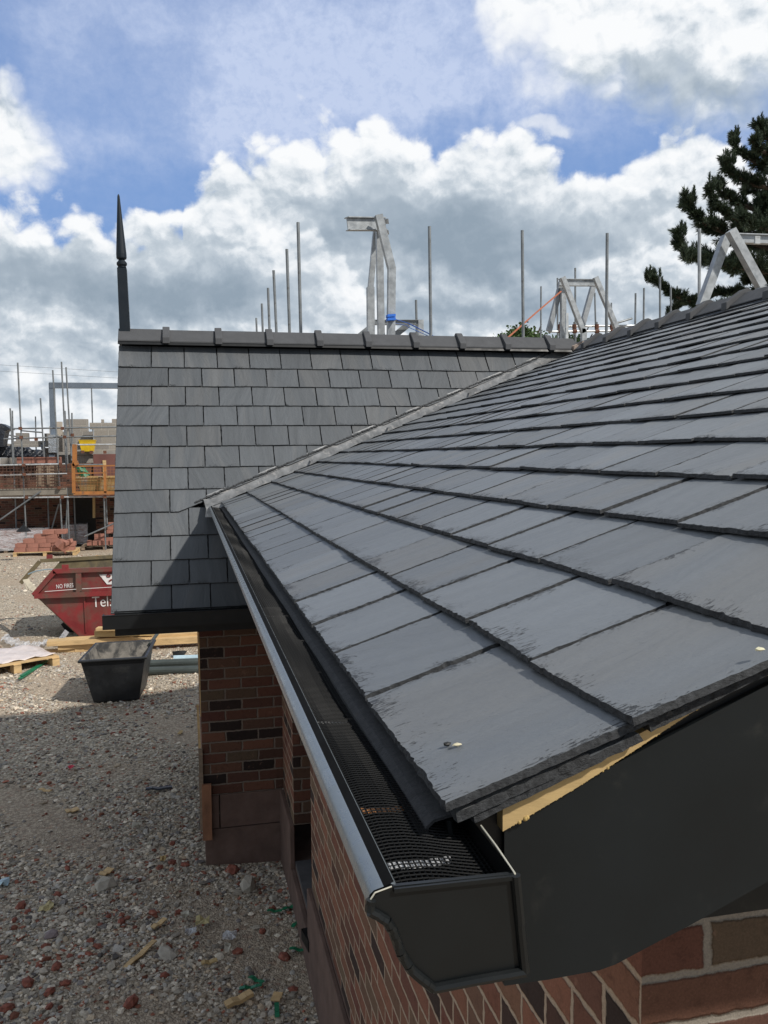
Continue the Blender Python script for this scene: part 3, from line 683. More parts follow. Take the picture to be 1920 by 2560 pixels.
# back slopes of both roofs
b = MB()
tt = math.tan(PM); b.add([(XR, YV, Z0+3.247*tt), (2*XR-X0, YV, Z0), (2*XR-X0, 8.5, Z0), (XR, 8.5, Z0+3.247*tt)], [(0, 1, 2, 3)])
tw = math.tan(PW); h = (YRG-YW0)*tw
b.add([(XV, YRG, ZW0+h), (XV, yb, ZW0), (XR, yb, ZW0), (XR, YRG, ZW0+h)], [(0, 1, 2, 3)])
b.build('back_slope', mat('back_slate', (0.10, 0.105, 0.11), 0.6, var=0.2), bld, fix=False)

# ridges
def ridge_profile(half, drop, t):
    return [(-half, -drop), (-0.018, -0.002), (0, 0.004), (0.018, -0.002), (half, -drop), (half, -drop-t), (0, -t-0.01), (-half, -drop-t)]
def ridge(name, ax, fixed, z0, a0, a1, starts, half, drop, z1=None):
    b = MB(); z1 = z0 if z1 is None else z1
    def pt(along, l, h):
        zz = z0+(z1-z0)*(along-a0)/(a1-a0)
        return (along, fixed+l, zz+h) if ax == 'x' else (fixed+l, along, zz+h)
    pr = ridge_profile(half, drop, 0.014)
    edges = [a0]+[q for q in starts if a0 < q < a1]+[a1]
    for e0, e1 in zip(edges, edges[1:]):
        dz = random.gauss(0, 0.0015)
        b.prism([pt(e0+0.001, l, h+dz) for l, h in pr], Vector(pt(e1-0.001, 0, 0))-Vector(pt(e0+0.001, 0, 0)))
    pr2 = [(l*1.20, h+0.025 if i < 5 else h-0.010) for i, (l, h) in enumerate(pr)]
    for q in starts:
        if a0 <= q < a1-0.05:
            b.prism([pt(q, l, h) for l, h in pr2], Vector(pt(q+0.055, 0, 0))-Vector(pt(q, 0, 0)))
    o = b.build(name, M_ridge, bld)
    mo = o.modifiers.new('bevel', 'BEVEL'); mo.width = 0.004; mo.segments = 2; mo.limit_method = 'ANGLE'
    # dark ventilated strip under the ridge
    b = MB()
    for s_ in (-1, 1):
        b.prism([pt(a0, s_*(half-0.012), -drop-0.004), pt(a0, s_*(half+0.004), -drop-0.016), pt(a0, s_*(half+0.012), -drop-0.034), pt(a0, s_*(half-0.03), -drop-0.03)], Vector(pt(a1, 0, 0))-Vector(pt(a0, 0, 0)))
    b.build('vent_strip', M_black, o)
    return o
rw = ridge('ridge_tiles', 'x', YRG, 1.022+CZ, XV, 3.40, [-0.175+0.412*i for i in range(9)], 0.115, 0.098)
rw["label"] = "straight run of grey angular ridge tiles along the cross wing"
rm = ridge('ridge_tiles', 'y', XR, 0.999+CZ, YV, 7.32, [6.88-0.402*i for i in range(16)], 0.125, 0.088)
rm["label"] = "grey ridge tiles climbing along the top of the main slope"
b = MB()                                       # mortar where the two ridges meet
for i in range(10):
    c = Vector((3.40+random.uniform(-.03, .05), 7.16+random.uniform(-.04, .05), 0.93+CZ+random.uniform(-.02, .05)))
    b.obox(c, (1, random.uniform(-.3, .3), .2), (-.3, 1, random.uniform(-.3, .3)), (random.uniform(-.3, .3), .1, 1), .03, .03, .018)
o = b.build('mortar_bedding', mat('ridge_mortar', (0.30, 0.24, 0.20), 0.95, var=.4, vscale=30, bump=.8, bscale=120), bld)

# finial at the end of the wing ridge
b = MB(); base = Vector((-0.466, 7.25, 0.985+CZ)); topp = Vector((-0.486, 7.25, 2.075+CZ)); ax_ = (topp-base).normalized(); hw = 0.040
def sq(h, w): return [base+ax_*h+Vector((i*w, j*w, 0)) for i, j in ((-1, -1), (1, -1), (1, 1), (-1, 1))]
lev = [(0, hw), (0.515, hw*.90), (0.522, hw*.55)]
for (h0, w0), (h1, w1) in zip(lev, lev[1:]):
    b.add(sq(h0, w0)+sq(h1, w1), [(0, 1, 5, 4), (1, 2, 6, 5), (2, 3, 7, 6), (3, 0, 4, 7), (3, 2, 1, 0), (4, 5, 6, 7)])
fin_ = b.build('finial', mat('finial_paint', (0.008, 0.0135, 0.020), 0.5, var=.15, spec=.3), bld)
fin_["label"] = "dark blue-black square finial post with ball and long spike"
b = MB()
b.lathe([(0.520, .020), (0.524, .034), (0.530, .030), (0.545, .040), (0.560, .040), (0.578, .026), (0.584, .022), (0.590, .036), (0.60, .040), (0.63, .040), (1.08, .009), (1.094, .004)], base, ax_, 20)
b.build('spike', fin_.data.materials[0], fin_, smooth=False)

# lead valley
def mainp(x, y, up=0.0): return Vector((x, y, Z0+(x-X0)*tt+up))
def wingp(x, y, up=0.0): return Vector((x, y, ZW0+(y-YW0)*tw+up))
b = MB(); nseg = 70
vs = []
for i in range(nseg+1):
    x = X0-0.085+(3.36-X0+0.085)*i/nseg; y = VY0+VK*(x-X0)
    wob = 0.003*math.sin(i*1.9)+random.gauss(0, .0012)
    vs += [mainp(x+0.02, y-0.125, 0.000+wob), mainp(x, y-0.04, -0.010+wob*.5), wingp(x, y, -0.012), wingp(x-0.02, y+0.060, -0.003)]
fs = [(4*i+j, 4*i+4+j, 4*i+5+j, 4*i+1+j) for i in range(nseg) for j in range(3)]
b.add(vs, fs)
for xx in (0.9, 1.55, 2.3):                    # lapped joints of the lead
    y = VY0+VK*(xx-X0)
    b.add([mainp(xx, y-0.12, .002), mainp(xx+.02, y-.12+VK*.02, .002), wingp(xx+.02, y+VK*.02+.02, -.002), wingp(xx, y+.02, -.002)], [(0, 1, 2, 3)])
b.build('valley_lead', M_lead, bld, smooth=True, fix=False)
b = MB()                                       # folded lead apron at the foot of the valley
xa = X0-0.12
b.add([mainp(0.115, 6.14, 0.0), mainp(0.235, 6.10, -0.012), mainp(0.24, 6.30, 0.012), wingp(0.10, 6.30, .022), Vector((0.105, 6.13, Z0-.10)), Vector((0.24, 6.08, Z0-.10))],
      [(0, 1, 2, 3), (0, 4, 5, 1)])
b.build('lead_apron', M_lead, bld, fix=False)
b = MB()                                       # raised dark edge of cut wing slates above the valley
for i in range(150):
    x = 0.04+3.2*i/150; y = VY0+VK*(x+VGAP-X0)
    p0 = wingp(x, y+.004, .004+random.uniform(-.003, .004)); x1 = x+3.2/150+random.uniform(-.004, .006)
    p1 = wingp(x1, VY0+VK*(x1+VGAP-X0)+.004+random.uniform(-.003, .004), .004)
    b.bar(p0, p1, 0.012, 0.012+random.uniform(-.003, .003), NW)
b.build('cut_slate_edge', M_edge, bld)

# gutter of the main eave
prof = [(0.1515, -0.3475), (0.1344, -0.3550), (0.1330, -0.3641), (0.1400, -0.3700), (0.1471, -0.3754), (0.1520, -0.3840), (0.1553, -0.3940), (0.1580, -0.4025), (0.1618, -0.4101), (0.1670, -0.4190), (0.1752, -0.4274), (0.1854, -0.4375), (0.2655, -0.4338), (0.2572, -0.3500)]
GY0, GY1 = 0.657, 6.16
def sweep(pr, y0, y1, n, wob=0.0):
    vs = []; fs = []; m_ = len(pr)
    for i in range(n+1):
        y = y0+(y1-y0)*i/n; dx = wob*math.sin(y*1.3+.5)
        vs += [(x+dx, y, z+CZ) for x, z in pr]
    for i in range(n):
        for j in range(m_-1): fs.append((i*m_+j, i*m_+j+1, (i+1)*m_+j+1, (i+1)*m_+j))
    return vs, fs
b = MB(); vs, fs = sweep(prof, GY0, GY1, 30); b.add(vs, fs)
inner = [(x+(0.0025 if x < 0.2 else -0.0025), z+0.0028) for x, z in prof]
vs, fs = sweep(inner, GY0, GY1, 30); b.add(vs, [f[::-1] for f in fs], 1)
gut = b.build('gutter', [M_gutter, mat('gutter_inside', (0.004, 0.004, 0.004), 0.8, spec=0.1)], bld, fix=False); gut["label"] = "black ogee gutter along the near eave with a net guard"
b = MB(); lp = [(0.1325, -0.3625), (0.1338, -0.3540), (0.1375, -0.3505), (0.1515, -0.3468), (0.1565, -0.3485), (0.1560, -0.3560)]
vs, fs = sweep(lp, GY0+0.001, GY1, 24); b.add(vs, fs)
b.build('gutter_lip', M_lip, gut, smooth=True, fix=False)
b = MB()                                       # end cap: plate and pressed rim
cap = [Vector((x, GY0-0.002, z+CZ)) for x, z in prof]
b.prism(cap, (0, 0.0025, 0))
rim = [Vector((x, GY0-0.004, z+CZ)) for x, z in prof[1:]]
fine_rim = []
for a_, b2 in zip(rim, rim[1:]):
    for t in (0, .5): fine_rim.append(a_.lerp(b2, t)+Vector((0, random.gauss(0, .0004), random.gauss(0, .0003))))
fine_rim.append(rim[-1])
b.path(fine_rim, 0.0042, 8)
b.bar((0.153, GY0-0.001, -0.3500+CZ), (0.2572, GY0-0.001, -0.3520+CZ), 0.009, 0.0035)
capo = b.build('end_cap', M_gutter, gut, smooth=False)
M_bare = mat('bare_metal', (0.55, 0.57, 0.6), 0.3, metal=.7)
for x, z in ((0.167, -0.423), (0.200, -0.4345), (0.243, -0.4325), (0.262, -0.414), (0.2585, -0.364), (0.152, -0.379)):
    b = MB(); b.obox((x, GY0-0.0078, z+CZ), (1, 0, .1), (0, 1, 0), (0, 0, 1), 0.0022, 0.0008, 0.0007); b.build('seam_dimple', M_bare, capo)
# bare cut edge of the back of the gutter
b = MB(); b.path([Vector((0.2575, GY0-.003, -0.357+CZ)), Vector((0.2572, GY0-.002, -0.3495+CZ)), Vector((0.2572, .700, -0.346+CZ)), Vector((0.2572, .74, -0.345+CZ))], 0.0010, 5)
M_be = mat('bare_edge', (0.5, 0.48, 0.4), 0.4); b.build('cut_edge', M_be, gut)
b = MB(); b.path([Vector((0.1335, GY0-.003, -0.3560+CZ)), Vector((0.1375, GY0-.003, -0.3505+CZ)), Vector((0.1515, GY0-.003, -0.3470+CZ))], 0.0007, 5)
b.build('cut_edge', M_be, gut)
# net guard, real strands
b = MB()
def netz(x, y): return -0.3565-0.013*max(0,(x-.16)/.1)+(0.0022*math.sin(y*5.1+x*22)-0.0018*math.sin(y*11+1))*math.sin(math.pi*min(1,(x-.150)/.075))+0.003*math.sin(math.pi*(x-.150)/.105)
nw = 22
for i in range(nw):
    x0 = 0.1545+i*0.1015/(nw-1); ly = None
    for j in range(141):
        y = GY0+0.008+(GY1-.02-GY0)*j/140; x = x0+0.0016*math.sin(y*7+2)*((x0-.15)/.05)
        p = Vector((x, y, netz(x, y)+CZ))
        if ly is not None:
            w_ = 0.0009
            b.add([ly+Vector((-w_, 0, 0)), ly+Vector((w_, 0, 0)), p+Vector((w_, 0, 0)), p+Vector((-w_, 0, 0)), ly+Vector((0, 0, .0012)), p+Vector((0, 0, .0012))], [(0, 4, 5, 3), (4, 1, 2, 5)])
        ly = p
y = GY0+0.006
while y < GY1-0.02:
    pts = [Vector((0.1525+0.105*i/6, y+0.0015*math.sin(i+y*9), netz(0.1525+0.105*i/6, y)+CZ+.0006)) for i in range(7)]
    for p, q in zip(pts, pts[1:]):
        w_ = 0.0005
        b.add([p+Vector((0, -w_, 0)), p+Vector((0, w_, 0)), q+Vector((0, w_, 0)), q+Vector((0, -w_, 0)), p+Vector((0, 0, .0011)), q+Vector((0, 0, .0011))], [(0, 4, 5, 3), (4, 1, 2, 5)])
    y += 0.0066 if y < 2.0 else (0.010 if y < 3.5 else 0.016)
b.build('net_guard', M_net, gut, fix=False)
# strap arcs added under the net; sunlit glints put into their colour
for yy, c in ((0.742, (0.75, 0.77, 0.8)), (0.868, (0.55, 0.25, 0.10)), (1.18, (0.5, 0.5, 0.5)), (2.02, (0.4, 0.4, 0.4))):
    b = MB(); pts = [Vector((0.156+0.10*i/8, yy+0.012*math.sin(math.pi*i/8), -0.372-0.010*math.sin(math.pi*i/8)+CZ)) for i in range(9)]
    for p, q in zip(pts[: (6 if yy < 1 else 9)], pts[1:(7 if yy < 1 else 9)]): b.bar(p, q, 0.012 if yy < 1 else .006, 0.0015)
    b.build('glint_strap', mat('glint_strap_metal', c, 0.3, metal=.3), gut)
# eave felt strip dressed into the gutter
b = MB(); vs = []; n = 60
for i in range(n+1):
    y = 0.775+(6.15-0.775)*i/n; e = 0.0006*math.sin(i*1.1)
    vs += [Vector((0.262, y, Z0-0.022)), Vector((0.2225+e, y, Z0-0.030)), Vector((0.2165+e, y, Z0-0.035)), Vector((0.2155+e, y, Z0-0.050))]
b.add(vs, [(4*i+j, 4*i+1+j, 4*i+5+j, 4*i+4+j) for i in range(n) for j in range(3)])
o = b.build('eave_felt', M_felt, bld, fix=False); so = o.modifiers.new('s', 'SOLIDIFY'); so.thickness = 0.003
b = MB(); b.box(0.2685, 0.288, 0.79, 6.2, Z0-0.21, Z0-0.03); b.build('fascia', M_fascia, bld)
b = MB(); b.path([Vector((0.236, 0.772, Z0-.028)), Vector((0.238, 0.770, Z0-.045)), Vector((0.246, .766, Z0-.062)), Vector((0.2475, .766, Z0-.066))], 0.0035, 6); b.build('fixing_hook', M_gutter, bld)

# box end and barge board at the near verge
PY = 0.762
pb = [(0.2885, -0.352), (0.2885, -0.5185), (0.335, -0.5190), (0.389, -0.5175), (0.407, -0.5140), (0.430, -0.5055), (0.455, -0.4965), (0.480, -0.4880), (0.503, -0.4795)]
tanp = math.tan(PM)
pb += [(x, -0.4795+(x-0.503)*tanp) for x in (0.7, 1.2, 2.0, XR)]
pb += [(XR, -0.352+0.015+(XR-0.2885)*tanp), (0.2885+.02, -0.352+.006)]
b = MB(); b.prism([Vector((x, PY, z+CZ)) for x, z in pb], (0, 0.018, 0))
b.build('barge_board', M_fascia, bld)
b = MB(); b.prism([Vector((x, 1.050, z+CZ)) for x, z in [(0.4, -0.52), (0.4, -.30), (3.4, -.30+3.0*tanp), (3.4, -0.66), (0.615, -0.66), (0.60, -.60)]], (0, 0.012, 0))
b.build('soffit_board', M_fascia, bld)
b = MB(); b.prism([Vector((x, PY+.02, z+CZ)) for x, z in [(0.2895, -0.5150), (0.41, -0.510), (0.503, -.474), (3.4, -.474+2.897*tanp), (3.4, -.45+2.897*tanp), (.503, -.45), (.2895, -.45)]], (0, 0.27, 0))
b.build('soffit', M_fascia, bld)
b = MB(); b.box(0.292, 0.612, 1.03, 6.0, -0.5175+CZ, -0.505+CZ); b.build('soffit', M_fascia, bld)
# exposed timber batten wedge between slates and barge board
b = MB(); f0 = Vector((0.2840, 0.756, 0)); 
zb = lambda x: Z0-0.031+(x-X0)*tanp
tp = [(0.2840, zb(.284)), (0.62, zb(.62)), (0.62, zb(.62)-0.014), (0.575, zb(.575)-0.008), (0.53, zb(.53)-0.003), (0.48, zb(.48)-0.006), (0.42, zb(.42)-0.0145), (0.36, zb(.36)-0.022), (0.2840, -0.3600+CZ)]
b.prism([Vector((x, 0.7545, z)) for x, z in tp], (0, 0.035, 0)); b.build('verge_batten', M_timber_y, bld)
b = MB()
for i in range(70):
    x = 0.290+0.0030*i+(.004*(i%5==0))+random.uniform(-.003, .003); z = (np.interp(x, [.284, .36, .42, .48, .53], [-.360+CZ, zb(.36)-.022, zb(.42)-.0145, zb(.48)-.006, zb(.53)-.003]))
    r_ = random.uniform(.0005, .0009)*(4.0 if i in (3, 6, 7) else (2.2 if i in (33, 34) else 1))
    b.lathe([(-r_, r_*.3), (-r_*.5, r_*.9), (0, r_), (r_*.6, r_*.8), (r_, r_*.2)], (x, 0.7555, z-.0005), (random.uniform(-.4,.4), 0, 1), 9)
b.build('foam_bead', M_foam, bld, smooth=True)

# walls
ZB = -2.377+CZ                                 # top of the plinth on the wing
M_bw_x = brick_mat('brick_wing_front', 0, 0.0425+0.056, ZB, mortar=(0.17, 0.135, 0.11), dull=0.62)  # dark brick, lowered further: shade under the eave put into the tones
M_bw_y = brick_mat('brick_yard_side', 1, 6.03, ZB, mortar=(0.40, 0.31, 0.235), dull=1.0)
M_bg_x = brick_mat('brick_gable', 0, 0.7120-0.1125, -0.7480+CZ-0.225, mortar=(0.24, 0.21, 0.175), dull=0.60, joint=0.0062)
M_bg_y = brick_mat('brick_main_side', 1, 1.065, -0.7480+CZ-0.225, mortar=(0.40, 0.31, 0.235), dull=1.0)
def wall(b, x0, x1, y0, y1, z0, z1):
    vs = [(x, y, z) for x in (x0, x1) for y in (y0, y1) for z in (z0, z1)]
    b.add(vs, [(0, 1, 3, 2), (4, 6, 7, 5), (0, 4, 5, 1), (2, 3, 7, 6), (0, 2, 6, 4), (1, 5, 7, 3)], [1, 1, 0, 0, 0, 0])
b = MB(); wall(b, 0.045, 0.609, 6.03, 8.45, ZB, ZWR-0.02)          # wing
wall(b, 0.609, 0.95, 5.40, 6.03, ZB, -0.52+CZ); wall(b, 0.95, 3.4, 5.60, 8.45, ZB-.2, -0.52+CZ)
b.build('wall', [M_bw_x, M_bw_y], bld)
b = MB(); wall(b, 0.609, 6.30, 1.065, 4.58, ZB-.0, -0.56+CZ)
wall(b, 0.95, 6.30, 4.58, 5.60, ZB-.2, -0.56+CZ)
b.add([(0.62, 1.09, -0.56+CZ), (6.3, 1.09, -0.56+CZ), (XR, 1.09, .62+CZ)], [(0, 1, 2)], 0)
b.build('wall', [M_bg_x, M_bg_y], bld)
# plinths of large blocks
b = MB(); GB = -0.12
b.box(0.160, 0.602, 6.030, 6.3, ZB-0.243, ZB-0.004); b.box(0.052, 0.153, 6.030, 6.3, ZB-0.243, ZB-0.004)
b.box(0.052, 0.608, 6.034, 6.3, GB, ZB-0.250)
b.box(0.612, 0.9, 4.585, 6.028, GB, ZB-.270)
b.box(0.580, 0.611, 5.40, 6.026, GB, ZB-0.004)
b.box(0.580, 0.604, 0.9, 4.583, GB, ZB-0.004)
b.box(0.580, 0.611, 4.583, 5.40, GB, ZB-0.29)
b.box(0.604, 6.2, 1.068, 4.58, GB, ZB-.001)
o = b.build('plinth', M_concrete, bld); mo = o.modifiers.new('b', 'BEVEL'); mo.width = .004; mo.segments = 1
b = MB(); b.box(0.612, 0.94, 4.59, 5.39, ZB-0.269, ZB-0.235); b.build('door_threshold', mat('threshold', (0.07, 0.07, 0.075), .7, var=.3), bld)
# wing eave: gutter and fascia box
b = MB()
zt_ = -1.012+CZ
gx0, gx1 = -0.560, 0.605
b.box(gx0, gx1, 5.698, 5.704, zt_-0.088, zt_); b.box(gx0, gx1, 5.704, 5.79, zt_-0.088, zt_-0.083); b.box(gx0, gx0+.005, 5.704, 5.79, zt_-.083, zt_)
b.box(gx0, gx1, 5.694, 5.712, zt_, zt_+.005)
o = b.build('gutter', M_black, bld); o["label"] = "plain black gutter under the steep wing slope"
b = MB(); b.box(-0.492, 0.605, 5.792, 5.812, zt_-0.150, zt_+.012); b.build('fascia', M_black, bld)
b = MB(); b.box(-0.492, 0.605, 5.812, 6.03, zt_-0.150, zt_-.138)
b.prism([Vector((-0.492, y, z)) for y, z in ((5.812, zt_-.138), (5.812, zt_), (YRG, ZW0-.04+(YRG-YW0)*tw), (yb, ZW0-.05), (yb, zt_-.138))], (0.52, 0, 0))
b.build('soffit', M_black, bld)
# timber trim on the left of the wing pier
b = MB()
b.bar(P(497, 1580, 6.06), P(504, 1790, 6.06), 0.018, 0.02, (0, 1, 0)); b.bar(P(494, 1762, 6.06), P(499, 1870, 6.06), 0.016, 0.02, (0, 1, 0))
b.build('door_lining', M_timber, bld)
b = MB(); b.bar(P(501, 1873, 6.02), P(506, 2075, 6.02), 0.028, 0.03, (0, 1, 0)); b.build('door_lining', M_oldwood, bld)
b = MB(); a_, c_ = P(516, 1961, 5.995), P(519, 2099, 5.995); b.bar(a_, c_, 0.064, 0.03, (0, 1, 0))
o = b.build('timber_offcut', mat('brown_board', (0.26, 0.12, 0.065), .8, var=.3, vscale=6, stretch=(3, 3, 1)), None)
tag(recentre(o), 'short upright brown board leaning against the foot of the brick pier', 'board')
# small things on the slates
def blob_mesh(name, c, r, material, n=10, sq_=.5, jit=.35, parent=None):
    b = MB(); vs = []
    t_ = (1+5**.5)/2
    iv = [(-1, t_, 0), (1, t_, 0), (-1, -t_, 0), (1, -t_, 0), (0, -1, t_), (0, 1, t_), (0, -1, -t_), (0, 1, -t_), (t_, 0, -1), (t_, 0, 1), (-t_, 0, -1), (-t_, 0, 1)]
    fi = [(0, 11, 5), (0, 5, 1), (0, 1, 7), (0, 7, 10), (0, 10, 11), (1, 5, 9), (5, 11, 4), (11, 10, 2), (10, 7, 6), (7, 1, 8), (3, 9, 4), (3, 4, 2), (3, 2, 6), (3, 6, 8), (3, 8, 9), (4, 9, 5), (2, 4, 11), (6, 2, 10), (8, 6, 7), (9, 8, 1)]
    vs = [Vector(v).normalized()*random.uniform(1-jit, 1+jit*.5) for v in iv]
    vs = [Vector((v.x*r[0], v.y*r[1], v.z*r[2]))+Vector(c) for v in vs]
    b.add(vs, fi); return b.build(name, material, parent)
def on_roof(px, py, up=0.0):
    r = Vector(ray(px, py)); n_ = NM; p0 = Vector((X0, 0, Z0-CZ))
    t = (n_.dot(p0))/(n_.dot(r)); return r*t+Vector((0, 0, CZ))+NM*up
o = blob_mesh('bird_dropping', on_roof(1122, 1866, .003), (.0055, .0035, .003), mat('dark_dropping', (.01, .01, .01), .6)); tag(o, 'small black and cream dropping on the lowest near slate', 'dropping')
o2 = blob_mesh('pale_end', on_roof(1146, 1866, .0025), (.0065, .003, .0018), mat('cream_dropping', (.55, .5, .35), .7), parent=o)
o = blob_mesh('mortar_fleck', on_roof(1902, 1632, .004), (.007, .004, .0025), mat('cream_fleck', (.62, .60, .42), .7)); tag(o, 'pale cream fleck on a slate at the right edge', 'fleck')

# ------------------------------------------------------------------ scaffold poles beyond the roof
ridge_top = [
 (745, 556, 752, 832, 13.0, 'tallest scaffold pole of the staggered row left of the steel frame, nearest to it'),
 (717, 623, 724, 832, 14.2, 'second tallest pole of the staggered row above the wing ridge'),
 (684, 676, 691, 831, 15.6, 'third pole from the right in the staggered row above the wing ridge'),
 (670, 720, 674, 831, 17.0, 'third pole from the left in the staggered row above the wing ridge'),
 (654.5, 759, 657, 831, 19.5, 'second shortest pole of the staggered row above the wing ridge'),
 (640.6, 795, 642, 831, 22.0, 'shortest pole, far left of the staggered row above the wing ridge'),
 (1073.5, 566, 1077, 837, 13.0, 'tall scaffold pole just right of the blue strap'),
 (1040, 750, 1042, 835, 17.0, 'short scaffold pole beside the blue strap'),
 (1305.5, 576, 1308, 839, 13.0, 'tall scaffold pole standing in front of the green bush'),
 (1518, 583, 1516, 825, 12.5, 'tall scaffold pole crossing the right leg of the double A-frame'),
 (1352.6, 716, 1352, 838, 24.0, 'thin far pole right of the green bush'),
 (1393.7, 695, 1394, 836, 22.0, 'thin pole behind the left leg of the double A-frame'),
 (1438, 670, 1438.5, 834, 20.0, 'thin pole rising through the beam of the double A-frame'),
 (1487, 732, 1489, 815, 23.0, 'thin pole seen between the legs of the double A-frame'),
 (1528.5, 757, 1528, 820, 24.0, 'short far pole right of the tall one at the double A-frame'),
 (1589, 733, 1588, 812, 20.0, 'thin pole, first right of the double A-frame'),
 (1610, 720, 1609, 806, 20.0, 'thin pole, second right of the double A-frame'),
 (1650, 692, 1650, 793, 18.0, 'pole in front of the lowest pine branch tip'),
 (1677, 719, 1677, 785, 21.0, 'faint far pole behind the lowest pine branch'),
 (1748.6, 572, 1748, 762, 12.0, 'tall pale scaffold pole beside the left leg of the right-hand A-frame')]
for (tx, ty, bx, by, Y, lab) in ridge_top:
    t = P(tx, ty, Y); q = P(bx, by, Y); dirn = (t-q); base = t-dirn*(t.z/dirn.z)
    b = MB(); rr = 0.0242
    b.tube(base, t, rr, 14, cap=False)
    vs_in = MB()
    o = b.build('scaffold_pole', M_galv if tx == 1748.6 else M_tube, None)
    s2 = o.modifiers.new('s', 'SOLIDIFY'); s2.thickness = 0.004; s2.offset = -1
    tag(recentre(o), lab, 'scaffold pole', 'upright scaffold poles beyond the roofs')
sc = thing('scaffold_rails', 'horizontal scaffold tubes with couplers beneath the double A-frame', 'scaffold', G(1450, 1200))
sc.location = (7.9, 17.5, 0)
b = MB()
b.tube(P(1371, 829, 17.5), P(1538, 827, 17.5), .0242, 10); b.build('rail', M_tube_l, sc)
b = MB(); b.tube(P(1421, 816, 17.7), P(1592, 814, 17.7), .0242, 10); b.build('rail', M_tube_l, sc)
b = MB(); b.tube(P(1540, 808, 17.6), P(1580, 796, 17.6), .0242, 10); b.build('rail', M_tube, sc)
for px in (1400, 1436, 1492, 1530):
    b = MB(); b.tube(P(px, 805, 17.6), P(px, 845, 17.6), .0242, 10); o = b.build('standard', M_tube, sc)
    b = MB(); b.tube(P(px, 811, 17.6), P(px, 822, 17.6), .05, 8); b.tube(P(px-4, 828, 17.5), P(px+5, 828, 17.5), .045, 8); b.build('coupler', M_rust, o)
for px in (1400, 1530):
    b = MB(); t = P(px, 845, 17.6); b.tube((t.x, t.y, 0), t, .0242, 8); b.build('standard', M_tube, sc)

# ------------------------------------------------------------------ galvanised steel frames
def ibeam(b, a, c, h, fl, up=(0, 0, 1), tw_=0.012):
    a = Vector(a); c = Vector(c); t = (c-a).normalized(); u = Vector(up); sd_ = t.cross(u).normalized(); n_ = sd_.cross(t)
    b.obox((a+c)/2, t, sd_, n_, (c-a).length/2, tw_/2, h/2-tw_)
    for s_ in (-1, 1): b.obox((a+c)/2+n_*s_*(h/2-tw_/2), t, sd_, n_, (c-a).length/2, fl/2, tw_/2)
YF = 11.5
fr = thing('steel_gantry', 'tall galvanised steel frame with overhanging beam rising behind the wing ridge', 'steel frame', (P(955, 840, YF).x, YF, 0))
b = MB(); ibeam(b, P(868, 559.5, YF-.12), P(962, 560.5, YF+.15), 0.172, 0.10); b.build('beam', M_galv, fr)
b = MB(); ibeam(b, P(962, 562, YF+.15), P(964, 572, YF+1.0), 0.16, 0.10); b.build('stub_beam', M_galv, fr)
b = MB(); L1, L2, L3 = P(946, 538, YF-.1), P(979, 672, YF-.1), P(977, 850, YF-.1)
b.bar(L1, L2, .10, .095, (0, 1, 0)); b.bar(L2+Vector((0, 0, .02)), L3, .10, .092, (0, 1, 0)); b.bar(L3, (L3.x, L3.y, 0), .10, .092, (0, 1, 0)); b.build('leg', M_galv, fr)
b = MB(); K1, K2, K3 = P(942, 552, YF+.5), P(926, 722, YF+.5), P(927, 850, YF+.5)
b.bar(K1, K2, .075, .075, (0, 1, 0)); b.bar(K2+Vector((0, 0, .02)), K3, .10, .09, (0, 1, 0)); b.bar(K3, (K3.x, K3.y, 0), .10, .09, (0, 1, 0)); b.build('leg', M_galv, fr)
b = MB(); a_, c_ = P(948, 575, YF+.2), P(953, 850, YF+.2); b.bar((c_.x, c_.y, 0), c_, .10, .09, (0, 1, 0)); b.bar(c_, a_, .09, .085, (0, 1, 0)); b.build('post', M_galv, fr)
st = MB(); p0 = P(977, 790, YF-.18)
for dz in (0, .045): st.obox(p0+Vector((0, 0, -dz)), (1, 0, .08), (0, 1, 0), (0, 0, 1), .055, .055, .017)
pts = [P(985, 797, YF-.16), P(1020, 808, 12.2), P(1072, 834, 13.2), P(1110, 856, 14)]
for a_, c_ in zip(pts, pts[1:]): st.bar(a_, c_, .055, .004, (0, -.5, 1))
for a_, c_ in zip(pts, pts[1:]): st.bar(a_+Vector((0, .04, -.045)), c_+Vector((0, .04, -.03)), .035, .004, (0, -.5, 1))
tag(recentre(st.build('ratchet_strap', M_blue)), 'blue ratchet strap tied round the tall steel frame and running down right', 'strap')
YL = 15.5
lf = thing('steel_gantry', 'low dark steel roof frame peeping over the wing ridge behind the blue strap', 'steel frame', (P(985, 820, YL).x, YL, 0))
b = MB(); ibeam(b, P(936, 806, YL), P(1054, 806, YL), .09, .08); b.build('beam', M_tube, lf)
b = MB(); b.bar(P(940, 804, YL), P(898, 838, YL), .07, .07, (0, 1, 0)); b.build('leg', M_tube, lf)
b = MB(); b.bar(P(1020, 812, YL+.2), P(985, 840, YL+.2), .11, .09, (0, 1, 0)); b.build('leg', M_tube, lf)
b = MB(); t = P(1051, 800, YL); b.bar(t, (t.x, t.y, 0), .10, .09, (0, 1, 0)); b.build('post', M_galv, lf)
YA = 16.0
af = thing('steel_gantry', 'double A-frame of galvanised steel above the junction of the ridges', 'steel frame', (P(1450, 830, YA).x, YA, 0))
b = MB(); ibeam(b, P(1398, 706, YA+.1), P(1490, 707, YA+.1), .135, .09); b.build('beam', M_galv, af)
for (a1, c1, w) in (((1406, 693), (1459, 832), .095), ((1488, 693), (1542, 822), .095)):
    b = MB(); b.bar(P(*a1, YA-.1), P(*c1, YA-.1), w, .09, (0, 1, 0)); b.build('leg', M_galv, af)
